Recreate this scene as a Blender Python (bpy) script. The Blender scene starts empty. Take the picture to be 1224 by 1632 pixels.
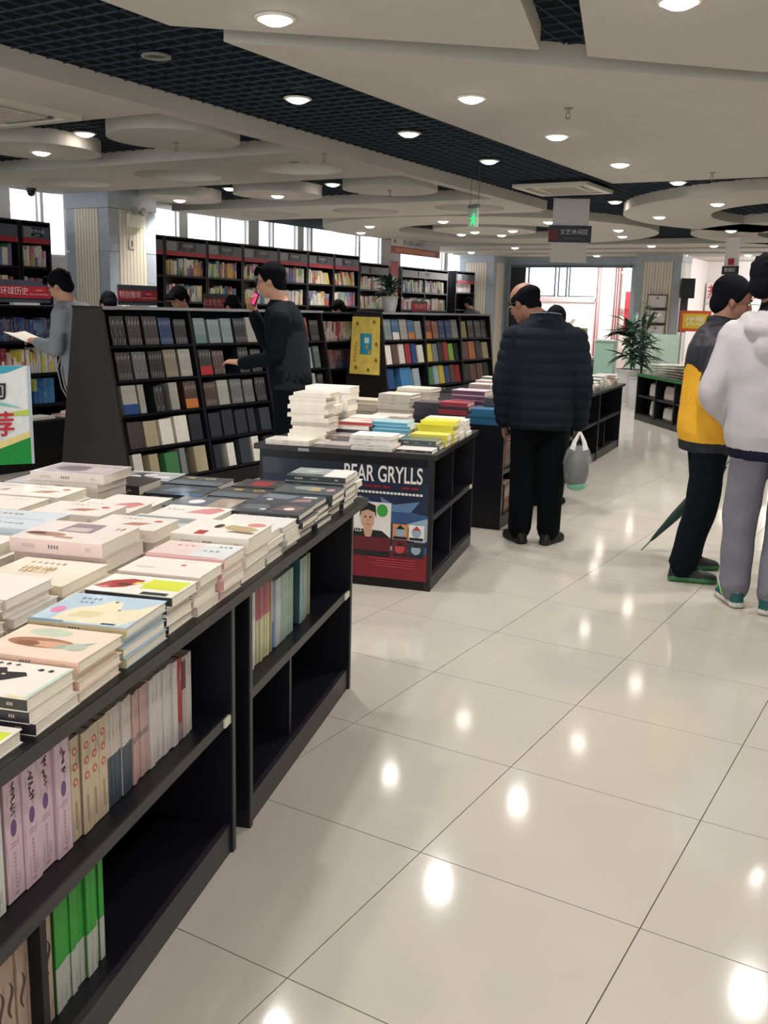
import bpy, bmesh, math, random
from math import sin, cos, pi, radians
from mathutils import Vector, Matrix
from mathutils.bvhtree import BVHTree
from mathutils import noise
random.seed(7)
SC = bpy.context.scene
COL = SC.collection

# ------------------------------------------------------------------ camera
cam = bpy.data.cameras.new('camera')
cam.sensor_fit = 'HORIZONTAL'; cam.sensor_width = 36.0
cam.lens = 36.0 * 1547.6 / 1224.0
cam.clip_start = .05; cam.clip_end = 200
camo = bpy.data.objects.new('camera', cam); COL.objects.link(camo)
PITCH, ROLL, YAW = .206795861, .0264615104, -.53696014
CP = Vector((1.11140408, -1.50657869, 1.43485140))
_fw = Vector((sin(YAW)*cos(PITCH), cos(YAW)*cos(PITCH), -sin(PITCH)))
_r0 = Vector((cos(YAW), -sin(YAW), 0)); _u0 = _r0.cross(_fw)
_r = cos(ROLL)*_r0 + sin(ROLL)*_u0; _u = -sin(ROLL)*_r0 + cos(ROLL)*_u0
camo.matrix_world = Matrix(((_r.x, _u.x, -_fw.x, CP.x), (_r.y, _u.y, -_fw.y, CP.y), (_r.z, _u.z, -_fw.z, CP.z), (0, 0, 0, 1)))
SC.camera = camo

# ------------------------------------------------------------------ world, exposure
SC.view_settings.view_transform = 'Standard'; SC.view_settings.look = 'None'
SC.view_settings.gamma = 1; SC.view_settings.use_curve_mapping = False
SC.view_settings.exposure = 0.6
W = bpy.data.worlds.new('overcast'); SC.world = W; W.use_nodes = True
W.node_tree.nodes['Background'].inputs[0].default_value = (.93, .97, 1, 1)
W.node_tree.nodes['Background'].inputs[1].default_value = 2.2
LAMP_W = 62.0          # watts of each ceiling downlight

# ------------------------------------------------------------------ materials
def lin(c):
    if isinstance(c, str):
        c = [int(c[i:i+2], 16) for i in (0, 2, 4)]
    o = []
    for v in c:
        v /= 255.0
        o.append(v/12.92 if v <= .04045 else ((v+.055)/1.055)**2.4)
    return (*o, 1)
_M = {}
def mat(c, rough=.6, metal=0., emit=0., var=.06, scale=30., bump=0., alpha=1., coat=0., trans=0.):
    k = (str(c), rough, metal, emit, var, scale, bump, alpha, coat, trans)
    if k in _M: return _M[k]
    m = bpy.data.materials.new('m_' + str(c)); m.use_nodes = True; nt = m.node_tree
    b = nt.nodes['Principled BSDF']; col = lin(c)
    b.inputs['Base Color'].default_value = col
    b.inputs['Roughness'].default_value = rough; b.inputs['Metallic'].default_value = metal
    if rough >= .8: b.inputs['Specular IOR Level'].default_value = .12
    if coat: b.inputs['Coat Weight'].default_value = coat; b.inputs['Coat Roughness'].default_value = .08
    if alpha < 1: b.inputs['Alpha'].default_value = alpha
    if trans: b.inputs['Transmission Weight'].default_value = trans
    if emit:
        b.inputs['Emission Color'].default_value = col; b.inputs['Emission Strength'].default_value = emit
    if var or bump:
        t = nt.nodes.new('ShaderNodeTexNoise'); t.inputs['Scale'].default_value = scale; t.inputs['Detail'].default_value = 3
        tc = nt.nodes.new('ShaderNodeTexCoord'); nt.links.new(tc.outputs['Object'], t.inputs['Vector'])
        if var:
            r = nt.nodes.new('ShaderNodeValToRGB')
            r.color_ramp.elements[0].position = .3; r.color_ramp.elements[1].position = .7
            r.color_ramp.elements[0].color = (*[max(0, x*(1-var)) for x in col[:3]], 1)
            r.color_ramp.elements[1].color = (*[min(1, x*(1+var)) for x in col[:3]], 1)
            nt.links.new(t.outputs['Fac'], r.inputs['Fac']); nt.links.new(r.outputs['Color'], b.inputs['Base Color'])
        if bump:
            bp = nt.nodes.new('ShaderNodeBump'); bp.inputs['Strength'].default_value = bump; bp.inputs['Distance'].default_value = .01
            nt.links.new(t.outputs['Fac'], bp.inputs['Height']); nt.links.new(bp.outputs['Normal'], b.inputs['Normal'])
    _M[k] = m
    return m
WOOD = mat('131319', .38, var=.18, scale=9)          # dark laminate
WOOD.node_tree.nodes['Principled BSDF'].inputs['Specular IOR Level'].default_value = .3
WOODL = mat('2a272e', .4, var=.12, scale=9)          # its paler edge band
WOODR = mat('1d1417', .4, var=.2, scale=6)
PAGE = mat('f3ecde', .8, var=.03, scale=60)
WHITE = mat('efe9e0', .45)
SLATE = mat('3a3d4c', .5)
REDB = mat('a3202f', .5)
INK = mat('26242c', .6)
GREYT = mat('8f8c90', .6)

# ------------------------------------------------------------------ mesh helpers
TS = bpy.data.scenes.new('workbench')       # scratch scene: converting curves and modifiers stays quick
def evaluated(o):
    TS.collection.objects.link(o); vl = TS.view_layers[0]; vl.update()
    me = bpy.data.meshes.new_from_object(o.evaluated_get(vl.depsgraph)); bpy.data.objects.remove(o); return me
class MB:
    def __init__(s): s.v = []; s.f = []; s.m = []
    def face(s, idx, mi=0): s.f.append(tuple(idx)); s.m.append(mi)
    def box(s, x0, y0, z0, x1, y1, z1, mi=0):
        return s.hexa([(x0,y0,z0),(x1,y0,z0),(x1,y1,z0),(x0,y1,z0),(x0,y0,z1),(x1,y0,z1),(x1,y1,z1),(x0,y1,z1)], mi)
    def hexa(s, p, mi=0):
        b = len(s.v); s.v += [tuple(q) for q in p]
        for q in ((0,3,2,1),(4,5,6,7),(0,1,5,4),(1,2,6,5),(2,3,7,6),(3,0,4,7)): s.face([b+i for i in q], mi)
        return s
    def prism(s, poly, z0, z1, mi=0):
        a = sum(poly[i][0]*poly[(i+1) % len(poly)][1]-poly[(i+1) % len(poly)][0]*poly[i][1] for i in range(len(poly)))
        if a < 0: poly = poly[::-1]
        b = len(s.v); n = len(poly)
        s.v += [(x, y, z0) for x, y in poly] + [(x, y, z1) for x, y in poly]
        s.face([b+i for i in range(n)][::-1], mi); s.face([b+n+i for i in range(n)], mi)
        for i in range(n): s.face((b+i, b+(i+1) % n, b+n+(i+1) % n, b+n+i), mi)
        return s
    def plate(s, poly, z, mi=0):        # flat print lying in local xy
        b = len(s.v); s.v += [(x, y, z) for x, y in poly]; s.face(range(b, b+len(poly)), mi); return s
    def poly3(s, pts, mi=0):
        b = len(s.v); s.v += [tuple(p) for p in pts]; s.face(range(b, b+len(pts)), mi); return s
    def loft(s, rings, mi=0, cap=True):
        b = len(s.v); n = len(rings[0])
        for r in rings: s.v += [tuple(p) for p in r]
        for i in range(len(rings)-1):
            for j in range(n):
                k = (j+1) % n
                s.face((b+i*n+j, b+i*n+k, b+(i+1)*n+k, b+(i+1)*n+j), mi)
        if cap:
            s.face([b+j for j in range(n)][::-1], mi); s.face([b+(len(rings)-1)*n+j for j in range(n)], mi)
        return s
    def tube(s, pts, r, n=8, mi=0, lat=(1, 0, 0), flat=1.0):
        pts = [Vector(p) for p in pts]; rr = r if isinstance(r, (list, tuple)) else [r]*len(pts)
        rings = []
        for i, p in enumerate(pts):
            t = (pts[min(i+1, len(pts)-1)] - pts[max(i-1, 0)]).normalized()
            l = Vector(lat); l = l - t*l.dot(t)
            if l.length < .05: l = Vector((0, 1, 0)); l = l - t*l.dot(t)
            l.normalize(); w = t.cross(l)
            ra = rr[i]; ra, rb = (ra, ra*flat) if not isinstance(ra, (tuple, list)) else ra
            rings.append([p + l*ra*cos(2*pi*j/n) + w*rb*sin(2*pi*j/n) for j in range(n)])
        return s.loft(rings, mi)
    def lathe(s, prof, n=24, mi=0, c=(0, 0, 0), cap=True):
        return s.loft([[(c[0]+r*cos(2*pi*j/n), c[1]+r*sin(2*pi*j/n), c[2]+z) for j in range(n)] for r, z in prof], mi, cap)
    def ell(s, c, r, n=16, m=10, mi=0, rot=None):
        R = rot or Matrix.Identity(3); c = Vector(c)
        rings = []
        for i in range(1, m):
            a = pi*i/m
            rings.append([c + R @ Vector((r[0]*sin(a)*cos(2*pi*j/n), r[1]*sin(a)*sin(2*pi*j/n), -r[2]*cos(a))) for j in range(n)])
        return s.loft(rings, mi)
    def mesh(s, name, mats, smooth=False, bevel=0):
        me = bpy.data.meshes.new(name); me.from_pydata(s.v, [], s.f)
        for m in (mats if isinstance(mats, (list, tuple)) else [mats]): me.materials.append(m)
        me.polygons.foreach_set('material_index', s.m)
        if smooth: me.polygons.foreach_set('use_smooth', [True]*len(s.f))
        me.update(); return me
    def build(s, name, mats, parent=None, loc=(0,0,0), rz=0., smooth=False):
        return link(name, s.mesh(name, mats, smooth), parent, loc, rz)
def link(name, data, parent=None, loc=(0,0,0), rz=0.):
    o = bpy.data.objects.new(name, data); COL.objects.link(o)
    o.location = loc; o.rotation_euler = (0, 0, rz)
    if parent: o.parent = parent
    return o
def tag(o, label, cat, group=None, kind=None):
    o['label'] = label; o['category'] = cat
    if group: o['group'] = group
    if kind: o['kind'] = kind
    return o
def empty(name, label, cat, loc=(0,0,0), rz=0., group=None):
    return tag(link(name, None, None, loc, rz), label, cat, group)
def struct(o): o['kind'] = 'structure'; return o
def smooth_by_angle(o, deg=40):
    me = o.data; me.polygons.foreach_set('use_smooth', [True]*len(me.polygons))
    bm = bmesh.new(); bm.from_mesh(me)
    for e in bm.edges:
        if len(e.link_faces) == 2 and e.calc_face_angle(0) > radians(deg): e.smooth = False
    bm.to_mesh(me); bm.free(); return o
def text_mesh(s, size, depth=.0008, align='CENTER', bold=0.):
    c = bpy.data.curves.new('t', 'FONT'); c.body = s; c.size = size; c.extrude = depth; c.align_x = align; c.align_y = 'CENTER'; c.offset = bold
    o = bpy.data.objects.new('t', c)
    me = evaluated(o); bpy.data.curves.remove(c)
    me.materials.clear()
    return me
def text(name, s, size, m, parent, loc, rot=(pi/2, 0, 0), sx=1., bold=0.):
    me = text_mesh(s, size, bold=bold); me.materials.append(m)
    o = link(name, me, parent, loc); o.rotation_euler = rot; o.scale = (sx, 1, 1); return o
def circ(cx, cy, r, n=40, a0=0, a1=2*pi):
    return [(cx+r*cos(a0+(a1-a0)*i/n), cy+r*sin(a0+(a1-a0)*i/n)) for i in range(n)]
def holed(name, outer, holes, z0, z1, m, parent):
    c = bpy.data.curves.new(name, 'CURVE'); c.dimensions = '2D'; c.fill_mode = 'BOTH'; c.extrude = (z1-z0)/2
    for pl in [outer]+holes:
        sp = c.splines.new('POLY'); sp.points.add(len(pl)-1); sp.use_cyclic_u = True
        for i, (x, y) in enumerate(pl): sp.points[i].co = (x, y, 0, 1)
    o = bpy.data.objects.new('t', c); me = evaluated(o)
    me.materials.clear(); me.materials.append(m); me.name = name
    return link(name, me, parent, (0, 0, (z0+z1)/2))
ORD = ['topmost', 'second', 'third', 'fourth', 'fifth', 'sixth', 'seventh', 'eighth', 'ninth', 'tenth', 'eleventh', 'twelfth', 'thirteenth', 'fourteenth', 'fifteenth', 'sixteenth', 'seventeenth', 'eighteenth', 'nineteenth', 'twentieth'] + ['twenty-%s' % w for w in ('first','second','third','fourth','fifth','sixth','seventh','eighth','ninth')]
ORD1 = ['first'] + ORD[1:]
def infront(x, y, z, mg=30):
    d = Vector((x, y, z)) - CP; w = d.dot(_fw)
    if w < .1: return None
    px, py = 612+1547.6*d.dot(_r)/w, 816-1547.6*d.dot(_u)/w
    return w if -mg < px < 1224+mg and -mg < py < 1632+mg else None

# ================================================================== SETTING
X0, X1, Y0, Y1 = -9.6, 5.5, -7.0, 20.5
# floor: every tile in view near the camera is its own piece
TILEM = mat('bdb8ad', .09, var=.03, scale=3.5)
_b = TILEM.node_tree.nodes['Principled BSDF']; _b.inputs['Specular IOR Level'].default_value = .55
fl = struct(MB().box(X0, Y0, -.06, X1, 23.5, -.004).build('floor', mat('6d665c', .8)))
tm = MB(); e = .0016; tm.box(e, e, -.004, .6-e, .6-e, 0)
tile = tm.mesh('tile', TILEM)
cells = [(i, j) for i in range(int(X0/.6), int(X1/.6)+1) for j in range(int(Y0/.6), int(23.4/.6))]
vis = sorted([(infront(i*.6+.3, j*.6+.3, 0, 120), i, j) for i, j in cells if infront(i*.6+.3, j*.6+.3, 0, 120) and j*.6 < 14])[:290]
vs = {(i, j) for _, i, j in vis}
for _, i, j in vis: link('tile', tile, fl, (i*.6, j*.6, 0))
rest = MB()
for i, j in cells:
    if (i, j) not in vs: rest.box(max(i*.6+e, X0), j*.6+e, -.004, min(i*.6+.6-e, X1), j*.6+.6-e, 0)
o = rest.build('tile_field', TILEM, fl); o['kind'] = 'stuff'

# ceiling: black backing, open grid of dark slats, hung pale panels
CEILM = mat('bfbab2', .85, var=.02, scale=4)
DARKC = mat('0e141d', .9)
ceil = struct(MB().box(X0, Y0, 3.0, X1, 23.5, 3.1).build('ceiling', DARKC))
g = MB(); p = .125
GX0, GX1, GY0, GY1 = -9.6, 4.0, -1.0, 20.4
for k in range(int((GX1-GX0)/p)): g.box(GX0+k*p, GY0, 2.833, GX0+k*p+.007, GY1, 2.8425)
for k in range(int((GY1-GY0)/p)): g.box(GX0, GY0+k*p, 2.8335, GX1, GY0+k*p+.007, 2.842)
o = g.build('open_grid', mat('2a3240', .7), ceil); o['kind'] = 'stuff'
MB().box(X0, GY0, 2.842, GX1, GY1, 2.846).build('grid_backing', DARKC, ceil)
ZP, ZT = 2.72, 2.82
def panel(poly, z0=ZP, z1=ZT+.03, m=CEILM): return MB().prism(poly, z0, z1).build('ceiling_panel', m, ceil)
panel([(-2.36, -6.9), (-2.36, 2.22), (-2.18, 2.37), (-.95, 3.36), (-.72, 2.58), (.2, -.4), (2.2, -6.9)])
panel([(-.78, 3.58), (1.6, 5.84), (5.4, 9.4), (5.4, -6.9), (3.0, -6.9), (.7, -1.13)])
panel([(-2.31, 2.55), (-.07, 4.54), (5.4, 9.4), (5.4, 8.43+1.2), (1.0, 8.43), (-2.23, 8.43)])
panel([(X0, -6.9), (X0, 3.8), (-3.97, 3.8), (-3.97, 10.7), (-3.84, 10.7), (-3.84, -6.9)])
COVE = mat('e4ddd0', .8, var=.01)
def beam(y0, y1, holes, x0=-9.0, x1=-3.972):
    holed('ceiling_panel', [(x0, y0), (x1, y0), (x1, y1), (x0, y1)], [circ(*h) for h in holes], ZP, ZT+.03, CEILM, ceil)
    for cx, cy, r in holes:
        MB().loft([[(x, y, z) for x, y in circ(cx, cy, rr)] for rr, z in ((r, ZP+.004), (r-.01, 2.84), (r-.03, 2.98))], cap=False).build('round_recess', COVE, ceil, smooth=True)
beam(5.58, 7.17, [(-7.85, 6.45, .43), (-6.2, 6.43, .45), (-4.68, 6.42, .45)])
beam(9.32, 10.9, [(-7.85, 10.15, .43), (-6.25, 10.15, .45), (-4.68, 10.15, .45)])
def disc(cx, cy, r, z0=ZP):
    MB().lathe([(r, z0), (r, 2.99)], 48, c=(cx, cy, 0)).build('ceiling_disc', CEILM, ceil)
    return cx, cy
DISCS = [(-7.8, 4.7), (-6.25, 4.7), (-4.65, 4.7), (-7.82, 8.2), (-6.26, 8.2), (-4.7, 8.2)]
for x, y in DISCS: disc(x, y, .53)
panel([(X0+.02, 3.8), (-9.0, 3.8), (-9.0, 10.9), (X0+.02, 10.9)], 2.80, 2.86)
def ring(cx, cy, r1, r0, a0=0, a1=2*pi):
    if a1-a0 > 6: holed('ceiling_panel', circ(cx, cy, r1, 72), [circ(cx, cy, r0, 60)], ZP, ZT+.06, CEILM, ceil)
    else: panel(circ(cx, cy, r1, 40, a0, a1) + circ(cx, cy, r0, 40, a0, a1)[::-1])
ring(-6.1, 13.75, 2.75, 1.5); disc(-6.1, 13.6, .85)
ring(-.2, 12.3, 3.0, 1.9, radians(95), radians(262))
ring(-.4, 15.4, 2.7, 1.7)
for k, (y0, y1) in enumerate([(16.9, 17.9), (18.1, 19.1), (19.3, 20.5)]): panel([(X0, y0), (5.4, y0), (5.4, y1), (X0, y1)], ZP+.0-.012*k, ZT)
panel([(2.4, 10.6), (5.4, 10.6), (5.4, 16.8), (2.4, 16.8)])
panel([(X0, 20.5), (5.4, 20.5), (5.4, 23.4), (X0, 23.4)], 2.74, 2.8)

# ---- window wall on the left
WALLM = mat('f2f0ee', .7, var=.03)
wins = [(5.2, 6.75), (7.03, 7.5), (7.55, 7.96), (9.45, 10.12), (10.31, 11.06), (11.1, 11.8), (12.08, 12.46), (12.5, 13.2), (13.38, 13.6), (13.66, 15.24), (15.3, 16.1), (16.9, 18.9), (19.03, 19.2), (19.2, 19.85)]
wl = MB(); wl.box(X0-.2, Y0, 0, X0, 23.5, 2.0); wl.box(X0-.2, Y0, 2.9, X0, 23.5, 3.1)
y = Y0
for a, b in wins: 
    if a > y: wl.box(X0-.2, y, 2.0, X0, a, 2.9)
    y = b
wl.box(X0-.2, y, 2.0, X0, 23.5, 2.9)
struct(wl.build('wall_left', WALLM))
FRAME = mat('dfe1e3', .5); GLASS = mat('ffffff', .02, alpha=.12, var=0)
for k, (a, b) in enumerate(wins):
    f = MB(); t = .018
    f.box(X0-.12, a, 2.0, X0-.07, a+t, 2.9); f.box(X0-.12, b-t, 2.0, X0-.07, b, 2.9); f.box(X0-.12, a, 2.88, X0-.07, b, 2.9); f.box(X0-.12, a, 2.0, X0-.07, b, 2.03)
    w = struct(f.build('window_%d' % (k+1), FRAME))
    MB().box(X0-.1, a+t, 2.03, X0-.094, b-t, 2.88).build('pane', GLASS, w)

# ---- far wall with an opening into a bright room
STONE = mat('a9b0ba', .45, var=.08, scale=14)
fw = MB(); fw.box(X0-.2, 20.5, 0, -8.6, 20.7, 3.1); fw.box(-8.6, 20.5, 2.5, -5.7, 20.7, 3.1); fw.box(-5.7, 20.5, 0, -4.85, 20.7, 3.1)
struct(fw.build('wall_far', STONE))
struct(MB().box(-8.6, 20.42, 0, -8.22, 20.5, 2.5).build('trim_1', mat('191d27', .5)))
struct(MB().box(-8.6, 20.4, 2.46, -5.7, 20.5, 2.52).build('trim_2', mat('5c6470', .5)))
ROOMW = mat('e9e2df', .7, var=.03)
rw = MB(); rw.box(-10.2, 23.3, 0, 5.5, 23.5, 1.85); rw.box(-10.2, 23.3, 2.75, 5.5, 23.5, 3.1); rw.box(-10.2, 23.3, 1.85, -9.4, 23.5, 2.75); rw.box(-7.5, 23.3, 1.85, 5.5, 23.5, 2.75)
struct(rw.build('wall_back', ROOMW))
f = MB(); t = .03
for a, b in ((-9.4, -8.62), (-8.55, -8.3), (-8.25, -7.5)):
    f.box(a, 23.36, 1.85, a+t, 23.42, 2.75); f.box(b-t, 23.36, 1.85, b, 23.42, 2.75); f.box(a, 23.36, 2.72, b, 23.42, 2.75); f.box(a, 23.36, 1.85, b, 23.42, 1.88)
w = struct(f.build('window_20', mat('343b49', .5)))
for a, b in ((-9.37, -8.65), (-8.52, -8.33), (-8.22, -7.53)): MB().box(a, 23.38, 1.88, b, 23.386, 2.72).build('pane', GLASS, w)
struct(MB().box(-9.6, 23.2, 1.72, -7.4, 23.3, 1.82).build('trim_3', mat('c9a9a6', .6)))
PINK = mat('c89a9c', .6)
tr = MB()
for x in (-7.45, -7.38, -6.98, -6.92, -6.86): tr.box(x, 23.2, 0, x+.03, 23.3, 2.72)
struct(tr.build('trim_4', PINK))
struct(MB().box(-4.85, 20.5, 0, -4.7, 23.3, 3.1).build('wall_partition', ROOMW))
d = MB(); d.box(-6.75, 23.22, 0, -6.2, 23.28, 2.45); d.box(-6.8, 23.18, 2.45, -6.15, 23.3, 2.5)
struct(d.build('door_1', mat('cdbfb4', .6)))
struct(MB().box(X1, Y0, 0, X1+.2, 23.5, 3.1).build('wall_right', mat('d8d2c8', .8, var=.02)))

# ---- clad columns with fluted cream inlays
def column(x0, x1, y0, y1, label, flutes=8):
    r = empty('column', label, 'column', ((x0+x1)/2, (y0+y1)/2, 0)); r['kind'] = 'structure'
    cx, cy = (x0+x1)/2, (y0+y1)/2; hx, hy = (x1-x0)/2, (y1-y0)/2
    MB().box(-hx+.03, -hy+.03, 0, hx-.03, hy-.03, 3.0).build('core', STONE, r)
    MB().box(-hx-.01, -hy-.01, 2.545, hx+.01, hy+.01, 2.99).build('header', STONE, r)
    for z0, z1 in ((0, 1.02), (1.026, 2.03), (2.036, 2.54)):
        for sx in (-1, 1):
            for sy in (-1, 1):
                w = .17
                MB().box(min(sx*hx, sx*(hx-w)), min(sy*hy, sy*(hy-w)), z0, max(sx*hx, sx*(hx-w)), max(sy*hy, sy*(hy-w)), z1).build('stone_panel', STONE, r)
    CR = mat('e2d9c6', .5, var=.03)
    for side in ('front', 'right'):
        fl_ = MB(); L = (hx if side == 'front' else hy)*2-.34; n = flutes
        for k in range(n):
            a = -L/2+L*k/n; b = a+L/n-.008
            if side == 'front': fl_.box(a, -hy-.006, 0, b, -hy+.03, 2.54)
            else: fl_.box(hx-.03, a, 0, hx+.006, b, 2.54)
        fl_.build('fluted_inlay', CR, r)
    return r
column(-8.85, -8.1, 7.25, 8.05, 'grey stone column with cream fluted inlays beside the wall bookcases')
column(-9.6, -8.72, 19.7, 20.45, 'grey stone column with pale fluted inlay at the end of the window wall')
column(-5.3, -4.35, 19.5, 20.3, 'grey stone column with fluted inlay carrying three wire paper holders', 10)
# ================================================================== CEILING FITTINGS
LENS = mat('fff6ea', .4, emit=14, var=0); TRIM = mat('dcd6cc', .35)
def _lamp():
    a = MB(); a.lathe([(.096, 0), (.096, -.006), (.08, -.012), (.076, 0)], 24)
    b = MB(); b.lathe([(.074, -.002), (.066, -.018), (.04, -.03), (.01, -.034)], 20)
    return a.mesh('trim_ring', TRIM, True), b.mesh('lens', LENS, True)
_tr, _ln = _lamp()
def downlight(x, y, z, label, power=LAMP_W, group=None):
    r = empty('downlight', label, 'light', (x, y, z-.001), 0, group)
    link('trim_ring', _tr, r); link('lens', _ln, r)
    l = bpy.data.lights.new('lamp', 'SPOT'); l.energy = power; l.spot_size = radians(132); l.spot_blend = .7; l.shadow_soft_size = .06; l.color = (1, .96, .91)
    lo = link('lamp', l, r, (0, 0, -.05))
    return r
n = 0
for x, y in ((-1.82, 2.33), (-.13, 2.87)): 
    downlight(x, y, ZP, 'glowing round downlight in the nearest pale ceiling panel, ' + ('left of the dark gap' if x < -1 else 'right of the dark gap'))
for k, y in enumerate((4.22, 5.66, 7.16)):
    downlight(-1.75, y, ZP, 'glowing downlight in the big pale panel beside the dark strip, %s from the camera' % ORD1[k])
    downlight((.41, .16, -.09)[k], (4.24, 5.71, 7.21)[k], ZP, 'glowing downlight in the right half of the big pale panel, %s row' % ORD1[k])
for k, (x, y) in enumerate(((-3.07, 4.22), (-3.02, 5.67), (-3.04, 7.23), (-3.0, 10.86))):
    downlight(x, y, 2.822, 'glowing downlight set in the dark open grid strip, %s from the camera' % ORD1[k])
downlight(-1.81, 9.29, 2.822, 'glowing downlight in dark grid just past the big pale panel')
for y in (1.0, -.5, -2.5, -4.5):
    for x in (-1.2, 1.0, 3.6, -5.2): downlight(x, y, ZP, 'ceiling downlight above and behind the camera, row %s, %s' % (ORD1[(1.0, -.5, -2.5, -4.5).index(y)], {-1.2: 'over the near book table', 1.0: 'over the aisle', 3.6: 'far to the right', -5.2: 'far to the left'}[x]), LAMP_W*(.55 if x == 1.0 else .8))  # aisle column is unseen, added as fill to brighten the near floor
for x, y in ((3.2, 4.2), (3.2, 7.2), (3.4, 11.5), (3.4, 14)): downlight(x, y, ZP, 'ceiling downlight over the right aisle outside the frame, %s' % {4.2: 'nearest', 7.2: 'second', 11.5: 'third', 14: 'farthest'}[y])
downlight(-5.58, 4.62, 2.822, 'glowing downlight in the dark recess between the first two hanging discs')
downlight(-6.25, 4.72, ZP, 'glowing downlight at the centre of the near left hanging disc')
downlight(-7.82, 8.2, ZP, 'glowing downlight on the hanging disc nearest the windows')
downlight(-6.26, 8.2, ZP, 'glowing downlight on the middle disc of the second recess')
downlight(-6.94, 8.14, 2.822, 'glowing downlight in dark grid between window-side and middle discs')
downlight(-5.47, 8.2, 2.822, 'glowing downlight in dark grid right of the middle disc')
for k, (x, y) in enumerate(((-8.32, 13.3), (-7.46, 12.21), (-5.87, 11.71), (-4.4, 12.18), (-3.87, 13.74), (-4.19, 14.95))):
    downlight(x, y, ZP, 'glowing downlight on the big round ceiling ring, %s from the left' % ORD1[k])
for k, (x, y) in enumerate(((-6.72, 14.0), (-6.27, 13.6), (-6.1, 14.3), (-5.54, 13.5))):
    downlight(x, y, ZP, 'glowing downlight on the small disc inside the ring, %s from the left' % ORD1[k], 14)
downlight(-2.71, 11.85, ZP, 'glowing downlight on the left tip of the crescent panel')
downlight(-1.66, 10.49, ZP, 'glowing downlight on the near side of the crescent panel')
for k, (x, y) in enumerate(sorted(((-7.2, 17.4), (-8.78, 18.6), (-6.3, 19.8), (-4.37, 17.3), (-3.25, 17.4), (-3.12, 18.6), (-2.28, 14.2), (-1.8, 17.4), (-1.5, 18.6), (-3.11, 19.8), (-4.4, 19.8), (-.5, 17.4)), key=lambda q: (Vector((*q, 2.7))-CP).dot(_r)/(Vector((*q, 2.7))-CP).dot(_fw))):
    z = ZP if y < 18 else (ZP-.012 if y < 19.2 else ZP-.024)
    downlight(x, y, z if y > 16 else ZP, 'small far downlight, %s of the distant ceiling lights from the left' % ORD1[k], 26)
l = bpy.data.lights.new('room_lamp', 'POINT'); l.energy = 110; l.shadow_soft_size = .3
r = empty('ceiling_lamp', 'bright ceiling lamp inside the white room behind the far opening', 'light', (-7.4, 22.0, 2.74))
MB().lathe([(.2, 0), (.2, -.03), (.17, -.06)], 24).build('shade', LENS, r); link('room_lamp', l, r, (0, 0, -.4))
l = bpy.data.lights.new('room_lamp', 'POINT'); l.energy = 90; l.shadow_soft_size = .3
r = empty('ceiling_lamp', 'bright ceiling lamp over the white wall right of the fluted column', 'light', (-2.4, 21.8, 2.74))
MB().lathe([(.2, 0), (.2, -.03), (.17, -.06)], 24).build('shade', LENS, r); link('room_lamp', l, r, (0, 0, -.4))

r = empty('ceiling_speaker', 'unlit round fitting with a pale ring in the dark grid strip', 'speaker', (-3.13, 2.93, 2.82))
MB().lathe([(.085, 0), (.085, -.012), (.062, -.014), (.06, 0)], 32).build('ring', mat('7f8078', .4), r, smooth=True)
MB().lathe([(.06, -.002), (.03, .01), (.005, .012)], 24).build('grille', mat('4a4d4a', .5), r)
def sprinkler(x, y, label, z=ZP):
    r = empty('sprinkler', label, 'sprinkler', (x, y, z))
    MB().lathe([(.03, 0), (.028, -.006), (.012, -.012), (.01, -.035)], 16).build('collar', mat('8b8478', .4, .4), r)
    b = MB(); b.tube([(.009, 0, -.03), (.014, 0, -.05), (.004, 0, -.065)], .003, 6); b.tube([(-.009, 0, -.03), (-.014, 0, -.05), (-.004, 0, -.065)], .003, 6)
    b.build('frame_arms', mat('6b655c', .4, .5), r)
    MB().lathe([(.016, -.068), (.016, -.065)], 12).build('deflector', mat('6b655c', .4, .5), r)
sprinkler(-1.32, 4.75, 'small sprinkler head in the big pale panel right of the downlight row')
sprinkler(-1.15, 7.97, 'small sprinkler head near the far edge of the big pale panel')
sprinkler(-4.72, 4.8, 'small sprinkler head under the large hanging disc')
sprinkler(-4.7, 8.2, 'small sprinkler head under the right disc of the second recess')
sprinkler(-3.9, 5.75, 'small sprinkler head on the fascia beside the dark strip')
def cassette(x, y, w, z, label):
    r = empty('air_conditioner', label, 'air conditioner', (x, y, z))
    h = w/2; a = MB(); AC = mat('cdc5b7', .5)
    a.box(-h, -h, -.035, h, -h*.82, 0); a.box(-h, h*.82, -.035, h, h, 0); a.box(-h, -h*.82, -.035, -h*.82, h*.82, 0); a.box(h*.82, -h*.82, -.035, h, h*.82, 0)
    a.box(-h*.62, -h*.62, -.03, h*.62, h*.62, 0)
    a.build('face_panel', AC, r)
    v = MB(); v.box(-h*.82, -h*.82, -.01, h*.82, h*.82, .06); v.build('dark_slot', mat('35332f', .8), r)
    for s in (0, 1, 2, 3):
        q = MB(); q.box(-h*.55, h*.66, -.03, h*.55, h*.78, -.022); o = q.build('louvre', mat('9b9386', .5), r); o.rotation_euler = (0, 0, s*pi/2)
    q = MB()
    for k in range(9): q.box(-h*.5, -h*.5+k*h*.12, -.034, h*.5, -h*.5+k*h*.12+.012, -.03)
    q.build('intake_grille', mat('a79f92', .6), r)
cassette(-3.05, 9.2, .86, 2.80, 'square ceiling air conditioner cassette in the dark grid strip')
cassette(-4.98, 3.22, .86, 2.72, 'square air conditioner cassette in the pale panel at upper left')
r = empty('dome_camera', 'small black dome camera under the ceiling by the windows', 'camera', (-8.74, 6.65, 2.72))
MB().lathe([(.06, 0), (.06, -.03), (.05, -.035)], 24).build('base', mat('2b2d33', .4), r)
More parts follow.
